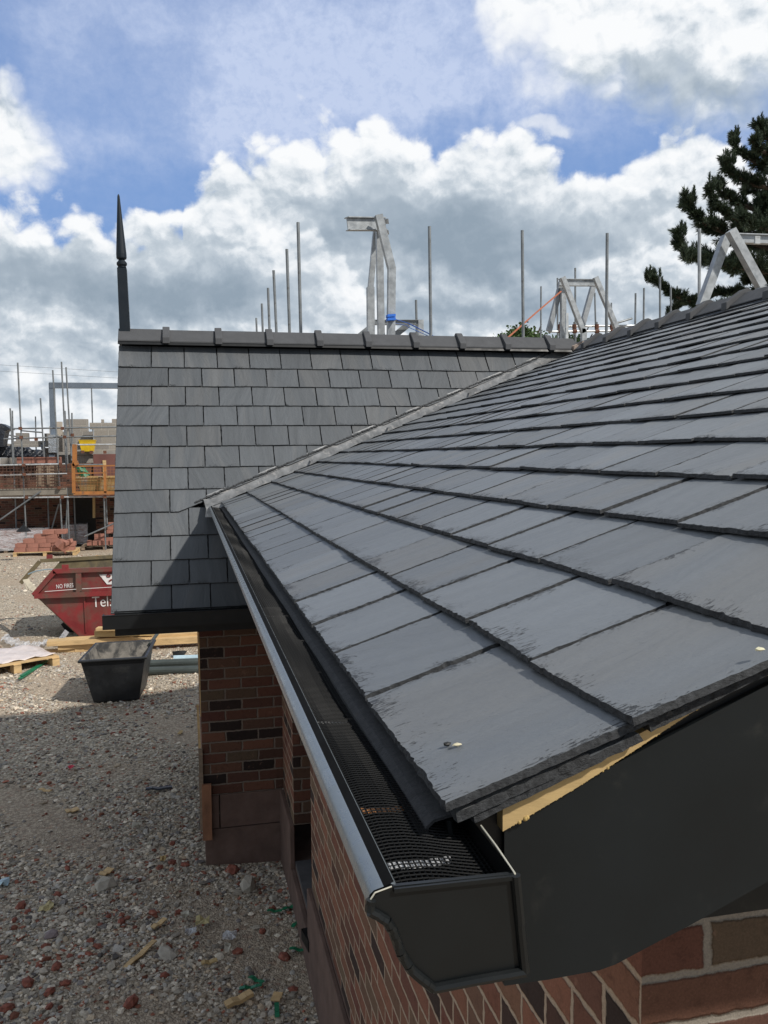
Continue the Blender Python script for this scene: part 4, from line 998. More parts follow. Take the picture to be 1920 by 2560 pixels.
for (a1, c1, w) in (((1404, 705), (1372, 828), .10), ((1483, 715), (1455, 815), .10)):
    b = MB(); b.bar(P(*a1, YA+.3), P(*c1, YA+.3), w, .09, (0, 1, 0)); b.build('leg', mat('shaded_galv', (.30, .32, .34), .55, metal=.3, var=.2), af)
b = MB(); a_ = P(1408, 720, YA+.2); b.bar(a_, (a_.x, a_.y, 0), .10, .09, (0, 1, 0)); b.build('post', M_galv, af)
b = MB(); a_ = P(1417, 783, YA-.2); b.bar(a_, (a_.x, a_.y, 0), .05, .05, (0, 1, 0)); b.build('post', M_tube_l, af)
for px in (1459, 1542):
    b = MB(); a_ = P(px, 822, YA-.1); b.bar(a_, (a_.x, a_.y, 0), .10, .09, (0, 1, 0)); b.build('post', M_galv, af)
st = MB()
pts = [P(1403, 728, YA-.2), P(1340, 782, YA-.6), P(1272, 842, YA-1.0), P(1240, 870, YA-1.2)]
for a_, c_ in zip(pts, pts[1:]): st.bar(a_, c_, .035, .004, (0, -.5, 1))
tag(recentre(st.build('ratchet_strap', M_orange_strap)), 'orange strap slanting down left from the double A-frame', 'strap')
YQ = 9.6
qf = thing('steel_gantry', 'bright galvanised A-frame and beam standing on the far side of the main ridge at right', 'steel frame', (P(1850, 780, YQ).x, YQ, 0))
b = MB(); ibeam(b, P(1838, 596, YQ+.05), P(2080, 604, YQ+.05), .115, .09); o = b.build('beam', M_galv, qf)
b = MB(); c_ = P(1893, 600, YQ-.06); b.obox(c_, (1, 0, 0), (0, 1, 0), (0, 0, 1), .035, .012, .045); b.build('cleat', M_tube_l, o)
b = MB(); a_, c_ = P(1826, 576, YQ-.1), P(1903, 716, YQ-.1); b.bar(a_, c_, .105, .1, (0, 1, 0)); c2 = Vector((c_.x+.02, c_.y, 0)); b.bar(c_, c2, .1, .098, (0, 1, 0)); b.build('leg', M_galv, qf)
b = MB(); a_, c_ = P(1816, 592, YQ+.1), P(1753, 765, YQ+.1); b.bar(a_, c_, .105, .1, (0, 1, 0)); b.bar(c_, (c_.x-.02, c_.y, 0), .1, .098, (0, 1, 0)); b.build('leg', M_galv, qf)

# ------------------------------------------------------------------ far building site on the left
YS, YB = 28.0, 30.0
def S(px, py): return P(px, py, YS)
def crop(a, b_): return (0.22607*a, 880+0.22607*b_)
def C(a, b_, Y=YS): q = crop(a, b_); return P(q[0], q[1], Y)
fb = thing('site_building', 'half-built block and brick building behind scaffolding on the far left', 'building', (-6, YB, 0))
def panel(b, a0, z_px0, a1, z_px1, Y, th=0.3, mi=0):
    p0 = C(a0, z_px0, Y); p1 = C(a1, z_px1, Y)
    b.box(min(p0.x, p1.x), max(p0.x, p1.x), Y, Y+th, min(p0.z, p1.z), max(p0.z, p1.z), mi)
M_fbr = brick_mat('far_brickwork', 0, 0, 0, mortar=(0.16, 0.11, 0.085), dull=0.7)
b = MB(); b.box(-16, 1.5, YB, YB+.3, 0, C(0, 1240, YB).z); b.build('brick_wall', M_fbr, fb)
b = MB(); panel(b, 1030, 1130, 1700, 1520, YB-.08, .2); b.build('brick_wall', mat('plum_brick', (.16, .07, .06), .9, var=.2, vscale=2), fb)
b = MB(); panel(b, 1050, 1600, 830, 2400, YB-.02, .15); b.build('dark_void_panel', M_void, fb)  # flat near-black panel; shade under the deck put into its colour
for q_ in ((1035, 850, 1700, 1130, YB+.6, .25), (990, 782, 1700, 852, YB+.7, .2), (1118, 745, 1146, 784, YB+.7, .2), (1236, 740, 1700, 783, YB+.72, .2)):
    b = MB(); panel(b, *q_); b.build('block_wall', M_cblock, fb)
for q_ in ((732, 742, 972, 880, YB+2.5, .3), (690, 880, 1030, 1100, YB+1.2, .3), (800, 1100, 1030, 1250, YB+.4, .2), (172, 895, 305, 985, YB+1.5, .4), (132, 985, 545, 1050, YB+1.4, .3), (490, 900, 545, 985, YB+1.5, .3), (60, 1015, 132, 1060, YB+2, .3)):
    b = MB(); panel(b, *q_); b.build('block_wall', M_cblock, fb)
b = MB(); panel(b, 480, 1060, 820, 1240, YB+1.9, .2); b.build('block_wall', M_block, fb)
b = MB(); panel(b, 625, 770, 690, 1110, YB+1.5, .3); panel(b, 545, 820, 625, 1100, YB+1.6, .3); b.build('block_wall', mat('pale_block', (.42, .37, .31), .95, var=.15, vscale=2), fb)
b = MB(); panel(b, 640, 1105, 1300, 1132, YB+.3, .3); panel(b, 0, 1170, 560, 1250, YB+.32, .2); b.build('wall_plate', M_block, fb)
# steel portal
sp = thing('steel_portal', 'dark grey steel goalpost frame behind the far scaffold', 'steel frame', (C(575, 900, YB+1).x, YB+1, 0))
b = MB(); a_, c_ = C(573, 345, YB+1), C(597, 1100, YB+1); b.bar(a_, c_, .175, .2, (0, 1, 0)); b.build('post', M_steelblue, sp)
b = MB(); a_, c_ = C(548, 369, YB+.985), C(2600, 385, YB+.985); b.bar(a_, c_, .2, .185, (0, 0, 1)); b.build('beam', M_steelblue, sp)
b = MB(); b.bar(C(590, 915, YB+.85), C(596, 1112, YB+.85), .30, .25, (0, 1, 0)); o = b.build('foil_wrap', M_foil, sp)
b = MB(); c_ = C(575, 1130, YB+.9); b.bar((c_.x, c_.y, 0), c_, .18, .2, (0, 1, 0)); b.build('post_foot', M_steelblue, sp)
# scaffold
sf = thing('scaffold', 'tube scaffold with boarded deck and mesh guard in front of the far building', 'scaffold', (-5, YS, 0))
for (x1, y1, x2, y2, Y) in ((195, 118, 292, 2010, YS), (583, 200, 660, 1500, YS), (680, 108, 735, 1330, YS+.1), (730, 168, 792, 1200, YS+.3), (447, 510, 492, 1232, YS+1), (112, 622, 146, 1240, YS+1), (136, 648, 160, 1500, YS+1.2),
                         (392, 713, 402, 1200, YS+3.5), (718, 650, 748, 1240, YS+1.2), (795, 673, 800, 1200, YS+1.2), (1012, 405, 1030, 1000, YS+3.5), (745, 1500, 762, 2010, YS), (728, 2010, 752, 1500, YS+.2),
                         (1150, 1600, 1163, 1990, YS), (1172, 1600, 1190, 1990, YS+.4), (660, 1500, 690, 2010, YS+.1), (820, 1610, 835, 2010, YS+1.3), (530, 1610, 540, 2000, YS+1.4), (170, 1610, 180, 2000, YS+1.4)):
    t = C(x1, min(y1, y2) if y1 < y2 else y1, Y); q = C(x2, y2, Y)
    if y2 > 1900: q = q+(q-t).normalized()*0.0; q.z = 0
    b = MB(); b.tube(q, t, .0242 if Y < YS+3 else .022, 8); b.build('standard', M_tube, sf)
for (x1, y1, x2, y2, Y, mm) in ((140, 848, 1500, 828, YS+.1, M_tube), (40, 962, 830, 936, YS+.1, M_tube), (820, 940, 1500, 926, YS+.1, M_tube), (840, 1026, 1500, 1022, YS, M_tube_l),
                             (-80, 1254, 720, 1238, YS-.05, M_tube_l), (-80, 1366, 742, 1346, YS-.05, M_tube_l), (-80, 1614, 1500, 1596, YS-.05, M_tube_l), (-20, 1870, 452, 1540, YS-.1, M_tube),
                             (560, 2000, 650, 1680, YS+.8, M_tube), (930, 2042, 1500, 1790, YS-.1, M_tube), (870, 1247, 1140, 1245, YS, M_tube), (240, 870, 470, 890, YS+2, M_tube), (40, 905, 300, 960, YS+2, M_tube), (680, 1600, 830, 1608, YS+.6, M_tube)):
    b = MB(); b.tube(C(x1, y1, Y), C(x2, y2, Y), .0242, 8); b.build('ledger', mm, sf)
b = MB(); p0, p1 = C(-80, 1590), C(800, 1500); b.box(p0.x, p1.x, YS-.02, YS+.02, p0.z, p1.z); b.build('toe_board', mat('grey_board', (.20, .18, .15), .9, var=.3, vscale=2), sf)
b = MB(); z = C(0, 1600).z; b.box(C(-80, 0).x, C(1600, 0).x, YS, YB-.15, z, z+.05); b.build('deck', M_oldwood, sf)
for (a0, a1, y0, y1) in ((-80, 735, 1250, 1510),):
    b = MB(); p0 = C(a0, y1, YS-.06); p1 = C(a1, y0, YS-.06)
    x = p0.x
    while x < p1.x: b.box(x, x+.012, YS-.06, YS-.05, p0.z, p1.z); x += .10
    z = p0.z
    while z < p1.z: b.box(p0.x, p1.x, YS-.075, YS-.065, z, z+.012); z += .10
    b.build('mesh_guard', mat('mesh_brown', (.10, .05, .035), .8), sf)
for (x, y_) in ((225, 845), (235, 943), (690, 845), (715, 940), (800, 918), (400, 965), (262, 1254), (270, 1352), (670, 1240), (690, 1605), (1160, 1600), (295, 1605), (655, 1500), (1160, 1108), (915, 1105), (1010, 1108)): b = MB(); b.obox(C(x, y_, YS-.08), (1, 0, 0), (0, 1, 0), (0, 0, 1), .045, .05, .045); b.build('coupler', M_rust, sf)
# loading bay gate
lg = thing('loading_gate', 'orange mesh loading gate on the far scaffold deck', 'gate', C(820, 1560, YS-.15))
b = MB(); b.bar(C(826, 1022, YS-.15), C(826, 1260, YS-.15), .13, .08, (0, 1, 0)); b.bar(C(812, 1235, YS-.15), C(818, 1560, YS-.15), .1, .08, (0, 1, 0)); b.bar(C(822, 1235, YS-.2), C(866, 1222, YS-.2), .12, .1, (0, 1, 0)); b.build('post', M_orange, lg)
b = MB(); b.bar(C(1158, 1260, YS-.15), C(1164, 1556, YS-.15), .08, .05, (0, 1, 0)); b.build('post', M_orange, lg)
b = MB(); b.bar(C(812, 1264, YS-.15), C(1500, 1252, YS-.15), .04, .04); b.bar(C(812, 1560, YS-.15), C(1500, 1556, YS-.15), .05, .10)
b.bar(C(812, 1342, YS-.15), C(1160, 1336, YS-.15), .03, .03); b.build('rail', M_orange, lg)
b = MB(); p0 = C(815, 1556, YS-.14); p1 = C(1500, 1262, YS-.14); x = p0.x
while x < p1.x: b.box(x, x+.006, YS-.14, YS-.134, p0.z, p1.z); x += .10
z = p0.z
while z < p1.z: b.box(p0.x, p1.x, YS-.128, YS-.122, z, z+.006); z += .10
b.build('mesh_panel', M_orange, lg)
def tapered(name, c, w0, w1, d0, d1, h, th, mo, mi_, parent=None, lip=0.03):
    b = MB(); c = Vector(c)
    def ring(w, d, z): return [c+Vector((i*w/2, j*d/2, z)) for i, j in ((-1, -1), (1, -1), (1, 1), (-1, 1))]
    r0 = ring(w0, d0, 0); r1 = ring(w1, d1, h); r1o = ring(w1+2*lip, d1+2*lip, h); r1l = ring(w1+2*lip, d1+2*lip, h-lip*1.3); r1k = ring(w1+.004, d1+.004, h-lip*1.3)
    ri1 = ring(w1-2*th, d1-2*th, h); ri0 = ring(w0-2*th, d0-2*th, th)
    vs = r0+r1k+r1l+r1o+ri1+ri0; fs = [(3, 2, 1, 0)]; mi2 = [0]
    for s_ in range(5):
        for k in range(4):
            a, b_ = s_*4+k, s_*4+(k+1) % 4; fs.append((a, b_, b_+4, a+4)); mi2.append(1 if s_ >= 4 else 0)
    fs.append((20, 21, 22, 23)); mi2.append(1)
    b.add(vs, fs, mi2)
    return b, [mo, mi_]
b, ms = tapered('t', C(1130, 1535, YS+.6), 1.15, 1.5, .9, 1.1, .46, .03, M_tubyel, M_tubyel)
tag(recentre(b.build('mortar_tub', ms)), 'dusty yellow mortar tub on the far scaffold deck behind the orange gate', 'tub')
b, ms = tapered('t', C(972, 1100, YB+.2), .36, .50, .36, .5, .38, .02, M_yellow, M_yellow, lip=.015)
tag(recentre(b.build('bucket', ms)), 'bright yellow bucket standing on the far blockwork', 'bucket')
b = MB(); b.tube(C(870, 1262, YS+.3), C(950, 1385, YS+.3), .11, 8, .16); tag(recentre(b.build('cement_bag', M_green)), 'green and white rolled bag leaning behind the orange gate', 'bag')
b = MB(); b.box(C(1030, 0).x, C(1072, 0).x, YB-.12, YB-.09, C(0, 1390, YB-.1).z, C(0, 1210, YB-.1).z); tag(recentre(b.build('insulation_board', M_timber)), 'pale yellow board on edge against the plum brick wall', 'board')
b = MB(); b.bar(C(1038, 1610, YS+1.2), C(1040, 1835, YS+1.2), .08, .04, (0, 1, 0)); tag(recentre(b.build('timber_prop', M_timber_y)), 'yellow upright plank in the dark under the far scaffold', 'plank')
# tarpaulins
b = MB(); nxx, nyy = 26, 10; vs = []
for j in range(nyy+1):
    for i in range(nxx+1):
        a_ = -60+(560)*i/nxx; v0 = 905+60*(i/nxx)+ (40 if i > 18 else 0)+30*math.sin(i*.9)*(i < 8); yy = v0+(1168-v0)*j/nyy
        p = C(a_, yy, YS+1.6+.1*math.sin(i*1.3+j)+.3*(1-j/nyy)); vs.append(p)
b.add(vs, [(j*(nxx+1)+i, j*(nxx+1)+i+1, (j+1)*(nxx+1)+i+1, (j+1)*(nxx+1)+i) for j in range(nyy) for i in range(nxx) if not (j < 5 and 2 < i and i < 24)])
o = b.build('tarpaulin', M_tarp, None, smooth=True); o.modifiers.new('s', 'SOLIDIFY').thickness = .02; tag(recentre(o), 'long dark blue tarpaulin draped over the far wall top', 'tarpaulin')
b = MB(); pts = [(-90, 835), (-40, 805), (10, 790), (60, 812), (120, 855), (60, 872), (50, 905), (35, 990), (30, 1050), (-90, 1050)]
b.prism([C(a_, c_, YS+1) for a_, c_ in pts], (0, .7, 0)); o = b.build('tarpaulin', M_tarp); tag(recentre(o), 'black sheet tied over a frame at the far left edge', 'tarpaulin')
# brick stack on the scaffold and pallets behind the mesh
bb = MB(); bb.box(-.1075, .1075, -.05, .05, 0, .065); brick0 = None
def brick_src():
    o = bb.build('brick', M_brickr); m_ = o.modifiers.new('b', 'BEVEL'); m_.width = .003; m_.segments = 1
    return o
brick0 = brick_src()
used = [False]
def put_brick(loc, rz=0, label='', group='', tilt=None, scale=(1, 1, 1)):
    if not used[0]:
        used[0] = True; o = brick0; o.location = loc; o.rotation_euler = (0, 0, rz)
    else:
        o = brick0.copy(); scene.collection.objects.link(o); o.location = loc; o.rotation_euler = (0, 0, rz)
    if tilt: o.rotation_euler = (*tilt, rz)
    o.scale = scale
    tag(o, label, 'brick', group); return o
b = MB(); p0 = C(185, 1235, YS+.8); p1 = C(550, 1172, YS+.8); z = p0.z; k = 0
while z < p1.z:
    x = p0.x+(.1 if k % 2 else 0)+(.5 if k > 8 else 0)
    while x < p1.x: b.box(x+.004, x+.42, YS+.8, YS+1.2, z+.004, z+.2); x += .43
    z += .21; k += 1
tag(recentre(b.build('brick_stack', M_brickr)), 'stack of red bricks on the far scaffold behind the upper rail', 'bricks')
b = MB()
for i in range(7):
    p = C(425, 1270+i*34, YS+.9); q = C(640, 1264+i*34, YS+.9); b.bar(p, q, .8, .06)
for a_ in (440, 535, 630): b.bar(C(a_, 1260, YS+.5), C(a_, 1490, YS+.5), .1, .06, (0, 1, 0))
tag(recentre(b.build('pallet_stack', M_oldwood)), 'stack of old wooden pallets behind the far mesh guard', 'pallets')
# overhead wires
for (y1, y2) in ((130, 232), (200, 300)):
    b = MB(); b.tube(C(-200, y1, 60), C(1500, y2, 60), .009, 5); tag(recentre(b.build('overhead_wire', M_tube)), 'upper thin overhead wire crossing the pale sky at left' if y1 == 130 else 'lower thin overhead wire crossing the pale sky at left', 'wire')

# ------------------------------------------------------------------ pallets and bricks on the ground
def pallet_mb(b, c, w, dp, rz=0.0, h=.14):
    ca, sa = math.cos(rz), math.sin(rz); c = Vector(c); ux = Vector((ca, sa, 0)); uy = Vector((-sa, ca, 0)); uz = Vector((0, 0, 1))
    for i in range(7): b.obox(c+uy*(-dp/2+dp*(i+.5)/7)+uz*(h-.011), ux, uy, uz, w/2, dp/7*.36, .011)
    for k in (-1, 0, 1):
        b.obox(c+ux*k*(w/2-.05)+uz*(h-.033), ux, uy, uz, .05, dp/2, .011)
        b.obox(c+ux*k*(w/2-.05)+uz*.011, ux, uy, uz, .05, dp/2, .011)
        for j in (-1, 0, 1): b.obox(c+ux*k*(w/2-.05)+uy*j*(dp/2-.07)+uz*.066, ux, uy, uz, .05, .07, .044)
def wrapped_pack(name, label, c, w, dp, h, rz):
    t = thing(name, label, 'brick pack', c)
    b = MB(); pallet_mb(b, c, w*1.02, dp, rz); b.build('pallet', M_oldwood, t)
    b = MB(); ca, sa = math.cos(rz), math.sin(rz); ux = Vector((ca, sa, 0)); uy = Vector((-sa, ca, 0))
    nl = max(2, int(h/.10))
    for i in range(nl):
        z0 = .145+h*i/nl
        ww = w*(1-.03*random.random())
        b.obox(Vector(c)+Vector((0, 0, z0+h/nl*.46)), ux, uy, (0, 0, 1), ww/2, dp/2*.98, h/nl*.46)
    o = b.build('bricks', M_brickr, t)
    n_ = 14; vs = []; rings = 6
    peri = [(-1, -1), (-.33, -1), (.33, -1), (1, -1), (1, -.33), (1, .33), (1, 1), (.33, 1), (-.33, 1), (-1, 1), (-1, .33), (-1, -.33)]
    b = MB()
    for j in range(rings+1):
        for (a_, c2) in peri:
            k = .02+.03*random.random(); vs.append(Vector(c)+ux*a_*(w/2+k)+uy*c2*(dp/2+k)+Vector((0, 0, .08+(h+.09)*j/rings)))
    L = len(peri); fs = [(j*L+i, j*L+(i+1) % L, (j+1)*L+(i+1) % L, (j+1)*L+i) for j in range(rings) for i in range(L)]+[tuple(rings*L+i for i in range(L))]
    b.add(vs, fs)
    wr = b.build('wrap', M_wrapT, t, smooth=False)
    return t
M_wrapT = bpy.data.materials.new('clear_film'); M_wrapT.use_nodes = True
T = NT(M_wrapT.node_tree); bs = T.n['Principled BSDF']; bs.inputs['Base Color'].default_value = (.62, .63, .66, 1); bs.inputs['Roughness'].default_value = .2
gg = T.new('ShaderNodeTexCoord').outputs['Object']; T.inp(bs.inputs['Alpha'], T.lstep(T.noise(T.vm('MULTIPLY', gg, (1, 1, 5)), 5, 6, .7, 1.0), .35, .65, .18, .85))
n = T.new('ShaderNodeBump'); n.inputs['Distance'].default_value = .03; T.inp(n.inputs['Height'], T.noise(gg, 9, 5, .6, 1)); T.l.new(n.outputs[0], bs.inputs['Normal'])
g0 = G(20, 1384); wrapped_pack('brick_pack', 'long pallet of bricks wrapped in clear film at the left edge', (g0.x-.1, g0.y+.6, 0), 2.3, 1.0, .52, .03)
g0 = G(45, 1362); wrapped_pack('brick_pack', 'wrapped brick pallet half hidden behind the long film-wrapped one', (g0.x+.2, g0.y+1.0, 0), 1.6, 1.0, .55, 0)
g0 = G(178, 1368); wrapped_pack('brick_pack', 'torn film-wrapped brick pallet right of the loose brick heap', (g0.x+.05, g0.y+.6, 0), 0.75, .9, .55, .1)
b = MB(); p = P(59, 1318, 25.5); b.lathe([(-.12, .20), (-.10, .19), (.05, .03), (.12, .008), (.16, .006)], p, (0, 0, 1), 6); tag(recentre(b.build('black_finial', M_black)), 'small black pointed cap on top of the wrapped brick pallet', 'cap')
# loose heap on pallet
pc = G(112, 1391); pc = Vector((pc.x, pc.y+.5, 0))
b = MB(); pallet_mb(b, (0, 0, 0), 1.75, 1.0, 0.0); o = b.build('pallet', M_timber); o.location = pc; tag(o, 'pale wooden pallet under the tumbled red brick heap', 'pallet')
random.seed(21)
BS = (1.55, 1.6, 2.4)
heap = []
rows = [(-.80, .95, 3), (-.75, .45, 4), (-.55, .30, 5), (-.35, .25, 6), (-.15, .3, 7), (0.0, .45, 8)]
lv = .14
profile = [(-.85, .8), (-.82, .55), (-.6, .35), (-.30, .35), (-.05, .38)]
for j, (xa, xb) in enumerate(profile):
    x = xa
    while x < xb:
        for dy in (-.38, -.1):
            put_brick((pc.x+x+.16, pc.y+dy+random.uniform(-.02, .02), lv), random.gauss(0, .05), 'red brick lying in the tumbled heap on the pale pallet', 'bricks heaped on the pallet', scale=(1.5, 1.4, 1.9))
        x += .335
    lv += .125
for i in range(8):
    put_brick((pc.x+random.uniform(.35, .95), pc.y-.4+random.uniform(-.1, .1), .14+.10*(i % 3)+.01), random.uniform(-.8, .8), 'red brick lying in the tumbled heap on the pale pallet', 'bricks heaped on the pallet', tilt=(random.uniform(-.3, .3), random.uniform(-.4, .4)), scale=(1.5, 1.4, 1.7))
put_brick((pc.x+.42, pc.y-.48, .20), .9, 'tilted red block leaning at the front of the brick heap', None, tilt=(.5, .6), scale=(1.8, 2.2, 3.4))
# right hand pallet of bricks
qc = G(262, 1374); qc = Vector((qc.x, qc.y+.5, 0))
b = MB(); pallet_mb(b, (0, 0, 0), 1.4, 1.0, 0); o = b.build('pallet', M_oldwood); o.location = qc; tag(o, 'dark wooden pallet under the stepped brick stack beside the wing roof', 'pallet')
for j, (xa, xb) in enumerate([(-.55, .7), (-.25, .7), (-.25, .0), (.12, .7), (.15, .7), (.18, .7)]):
    x = xa
    while x < xb:
        put_brick((qc.x+x+.09, qc.y-.36, .14+.118*j), math.pi/2*(j == 0)+random.gauss(0, .03), 'red brick in the stepped stack on the dark pallet beside the wing roof', 'bricks in the stepped stack', scale=(1.4, 1.4, 1.75) if j else (1.4, 1.4, 2.3)); x += .17 if j == 0 else .32
b = MB(); a_ = G(238, 1392); c_ = G(300, 1390); b.bar(a_+Vector((0, 0, .02)), c_+Vector((0, 0, .02)), .12, .03); tag(recentre(b.build('plank', M_timber)), 'pale plank on the gravel in front of the stepped brick stack', 'plank')

# ------------------------------------------------------------------ red skip
YK = 14.3; KD = 1.45
sk = thing('skip', 'dirty red metal waste skip behind the wing roof with white lettering', 'skip', (P(250, 1589, YK).x, YK, 0))
def K(a, c_, Y=YK): return P(0.30139*a, 1280+0.30139*c_, Y)
def zlev(c_): return K(500, c_).z
tipF = K(272, 690); topF = K(450, 488); hulT = K(330, 712); hulB = K(665, 1028)
zt0, zt1, zb1 = topF.z, tipF.z, hulT.z
Lx = 3.45; xl = tipF.x
botx = hulB.x; 
side = [(xl, zt1), (topF.x, zt0), (xl+Lx-(topF.x-xl), zt0), (xl+Lx, zt1), (xl+Lx-(hulT.x-xl), zb1-.02), (xl+Lx-(botx-xl), .03), (botx, .03), (hulT.x, zb1-.02)]
backoff = Vector((-0.10, KD, 0))
b = MB(); b.prism([Vector((x, YK, z)) for x, z in side], (0, .02, 0)); front = b.build('side_panel', M_red, sk)
b = MB(); b.prism([Vector((x-.10, YK+KD, z)) for x, z in side], (0, .02, 0)); bk = b.build('side_panel', M_skipin, sk); bk["label"] = "dirty inside of the far skip panel"
b = MB()
def qd(p, q, th=.02):
    b.add([Vector((p[0], YK+.02, p[1])), Vector((q[0], YK+.02, q[1])), Vector((q[0]-.1, YK+KD, q[1])), Vector((p[0]-.1, YK+KD, p[1]))], [(0, 1, 2, 3)])
for p, q in ((side[0], side[7]), (side[7], side[6]), (side[6], side[5]), (side[5], side[4]), (side[4], side[3])): qd(p, q)
o = b.build('hull', M_skipin, sk, fix=False); o.modifiers.new('s', 'SOLIDIFY').thickness = .015
b = MB()                                        # rails and ribs on the front
b.bar(K(278, 690, YK-.04), K(452, 492, YK-.04), .075, .05, (0, 1, 0)); b.bar(K(440, 492, YK-.04), Vector((side[2][0], YK-.04, zt0)), .05, .07)
b.bar(K(285, 698, YK-.05), Vector((xl+Lx-.1, YK-.05, zt1-.02)), .06, .075); 
for a_ in (652, 1300): b.bar(K(a_, 500, YK-.03), K(a_+2, 665, YK-.03), .085, .05, (0, 1, 0))
b.bar(K(700, 700, YK-.01), K(715, 1000, YK-.01), .02, .02, (0, 1, 0))
o = b.build('rail', M_red, sk)
b = MB(); b.obox(K(542, 468, YK-.03), (1, 0, 0), (0, 1, 0), (0, 0, 1), .05, .015, .06); b.build('lifting_lug', M_red, sk)
b = MB(); b.obox(K(412, 378, YK+KD), (1, 0, 0), (0, 1, 0), (0, 0, 1), .05, .015, .05); b.build('lifting_lug', M_red, sk)
b = MB(); b.bar(K(372, 660, YK-.092), K(632, 640, YK-.092), .012, .006); b.bar(K(680, 637, YK-.092), K(945, 622, YK-.092), .012, .006); b.build('white_line', M_white, sk)
b = MB(); b.bar(K(172, 590, YK+KD), K(330, 410, YK+KD), .07, .04, (0, 1, 0)); b.bar(K(335, 405, YK+KD+.0), K(960, 368, YK+KD), .05, .06); b.build('rail', M_skipin, sk)
b = MB(); b.path([K(235, 515, YK+1.2), K(300, 490, YK+1.0), K(400, 475, YK+.6), K(470, 478, YK+.1)], .012, 6); b.build('cable', M_bluepipe, sk)
b = MB()
for i in range(5): b.bar(K(215+i*20, 560+i*28, YK+1.1-.2*i), K(250+i*22, 640+i*8, YK+.6-.1*i), .10, .012, (0, -.4, 1))
b.build('cardboard_scrap', mat('scrap', (.50, .44, .33), .9, var=.3), sk)
def text_mesh(txt, size, name, loc, material, parent, sx=1.0, rot=0.0):
    cu = bpy.data.curves.new('txt', 'FONT'); cu.body = txt; cu.size = size; cu.extrude = .001; cu.offset = 0.0; cu.space_character = 1.02
    to = bpy.data.objects.new('txt', cu); scene.collection.objects.link(to)
    bpy.context.view_layer.update(); dg = bpy.context.evaluated_depsgraph_get()
    me = bpy.data.meshes.new_from_object(to.evaluated_get(dg)); bpy.data.objects.remove(to); bpy.data.curves.remove(cu)
    me.materials.clear(); me.materials.append(material)
    me.transform(Matrix.Translation(Vector(loc)-Vector(parent.location)) @ Matrix.Rotation(rot, 4, 'Y') @ Matrix.Rotation(math.pi/2, 4, 'X') @ Matrix.Diagonal((sx, 1, 1, 1)))
    return link(bpy.data.objects.new(name, me), parent)
text_mesh('NO FIRES', .094, 'lettering', K(466, 636, YK-.008), M_white, sk, .66, -.05)
text_mesh('Tel:', .245, 'lettering', K(765, 790, YK-.008), M_white, sk, .80, -.02)
b = MB(); b.prism([K(822, 520, YK-.006), K(990, 512, YK-.006), K(990, 600, YK-.006), K(888, 600, YK-.006)], (0, -.004, 0)); o = b.build('white_panel', M_white, sk)
b = MB(); b.path([K(900+14*math.cos(a), 530-9*math.sin(a), YK-.013) for a in np.linspace(0, 6.28, 9)], .012, 5); b.path([K(905, 575, YK-.013), K(922, 562, YK-.013), K(945, 560, YK-.013)], .014, 5); b.build('red_mark', M_red, o)
b = MB()                                        # black ladder-like thing behind the hull
b.bar(K(528, 915, YK+.6), K(600, 1010, YK+.6), .10, .06, (0, 1, 0)); b.bar(K(560, 915, YK+.7), K(650, 1030, YK+.7), .04, .04, (0, 1, 0))
for i in range(4): b.bar(K(532+18*i, 930+24*i, YK+.6), K(575+18*i, 925+24*i, YK+.7), .03, .03)
tag(recentre(b.build('tyre_scrap', M_black)), 'black ribbed scrap lying in the shade under the skip end', 'scrap')

# ------------------------------------------------------------------ black mortar tub
YT = 10.35
b = MB()
def T2(a, c_, Y): return P(0.30139*a, 1280+0.30139*c_, Y)
fl, frr = T2(640, 1222, YT), T2(1218, 1216, YT); zr = (fl.z+frr.z)/2
bl, br = T2(788, 1070, YT+1.0), T2(1296, 1066, YT+1.0)
gl, gr_ = T2(775, 1548, YT+.12), T2(1152, 1556, YT+.12)
def lv_(p, z): return Vector((p.x, p.y, z))
rim_ = [lv_(fl, zr), lv_(frr, zr), lv_(br, zr), lv_(bl, zr)]
base_ = [lv_(gl, 0.0), lv_(gr_, 0.0), Vector((gr_.x+.06, YT+.75, 0)), Vector((gl.x+.03, YT+.75, 0))]
cen = sum(rim_, Vector())/4
def shr(p, k, dz=0): q = cen+(p-cen)*k; return Vector((q.x, q.y, p.z+dz))
out1 = [shr(p, .93, -.03) for p in rim_]; lipb = [p+Vector((0, 0, -.03)) for p in rim_]; in1 = [shr(p, .90) for p in rim_]; cenb = sum(base_, Vector())/4
in0 = [cenb+(p-cenb)*.92+Vector((0, 0, .03)) for p in base_]
vs = base_+out1+lipb+rim_+in1+in0; fs = [(3, 2, 1, 0)]; mi2 = [0]
for s_ in range(5):
    for k in range(4): fs.append((s_*4+k, s_*4+(k+1) % 4, s_*4+4+(k+1) % 4, s_*4+4+k)); mi2.append(1 if s_ >= 4 else 0)
fs.append((20, 21, 22, 23)); mi2.append(1)
b.add(vs, fs, mi2)
tub = b.build('mortar_tub', [M_tub, M_tubin], None); mo = tub.modifiers.new('b', 'BEVEL'); mo.width = .012; mo.segments = 3
tag(recentre(tub), 'big black mortar tub on the gravel in front of the timber planks', 'tub')
b = MB(); a_, c_ = T2(1296, 1015, YT+1.25), T2(1215, 1205, YT+.5); b.tube(T2(1305, 1010, YT+1.3), T2(1240, 1100, YT+.9), .022, 8); tag(recentre(b.build('tool_handle', M_pipe)), 'dark pole leaning on the back corner of the black tub', 'handle')

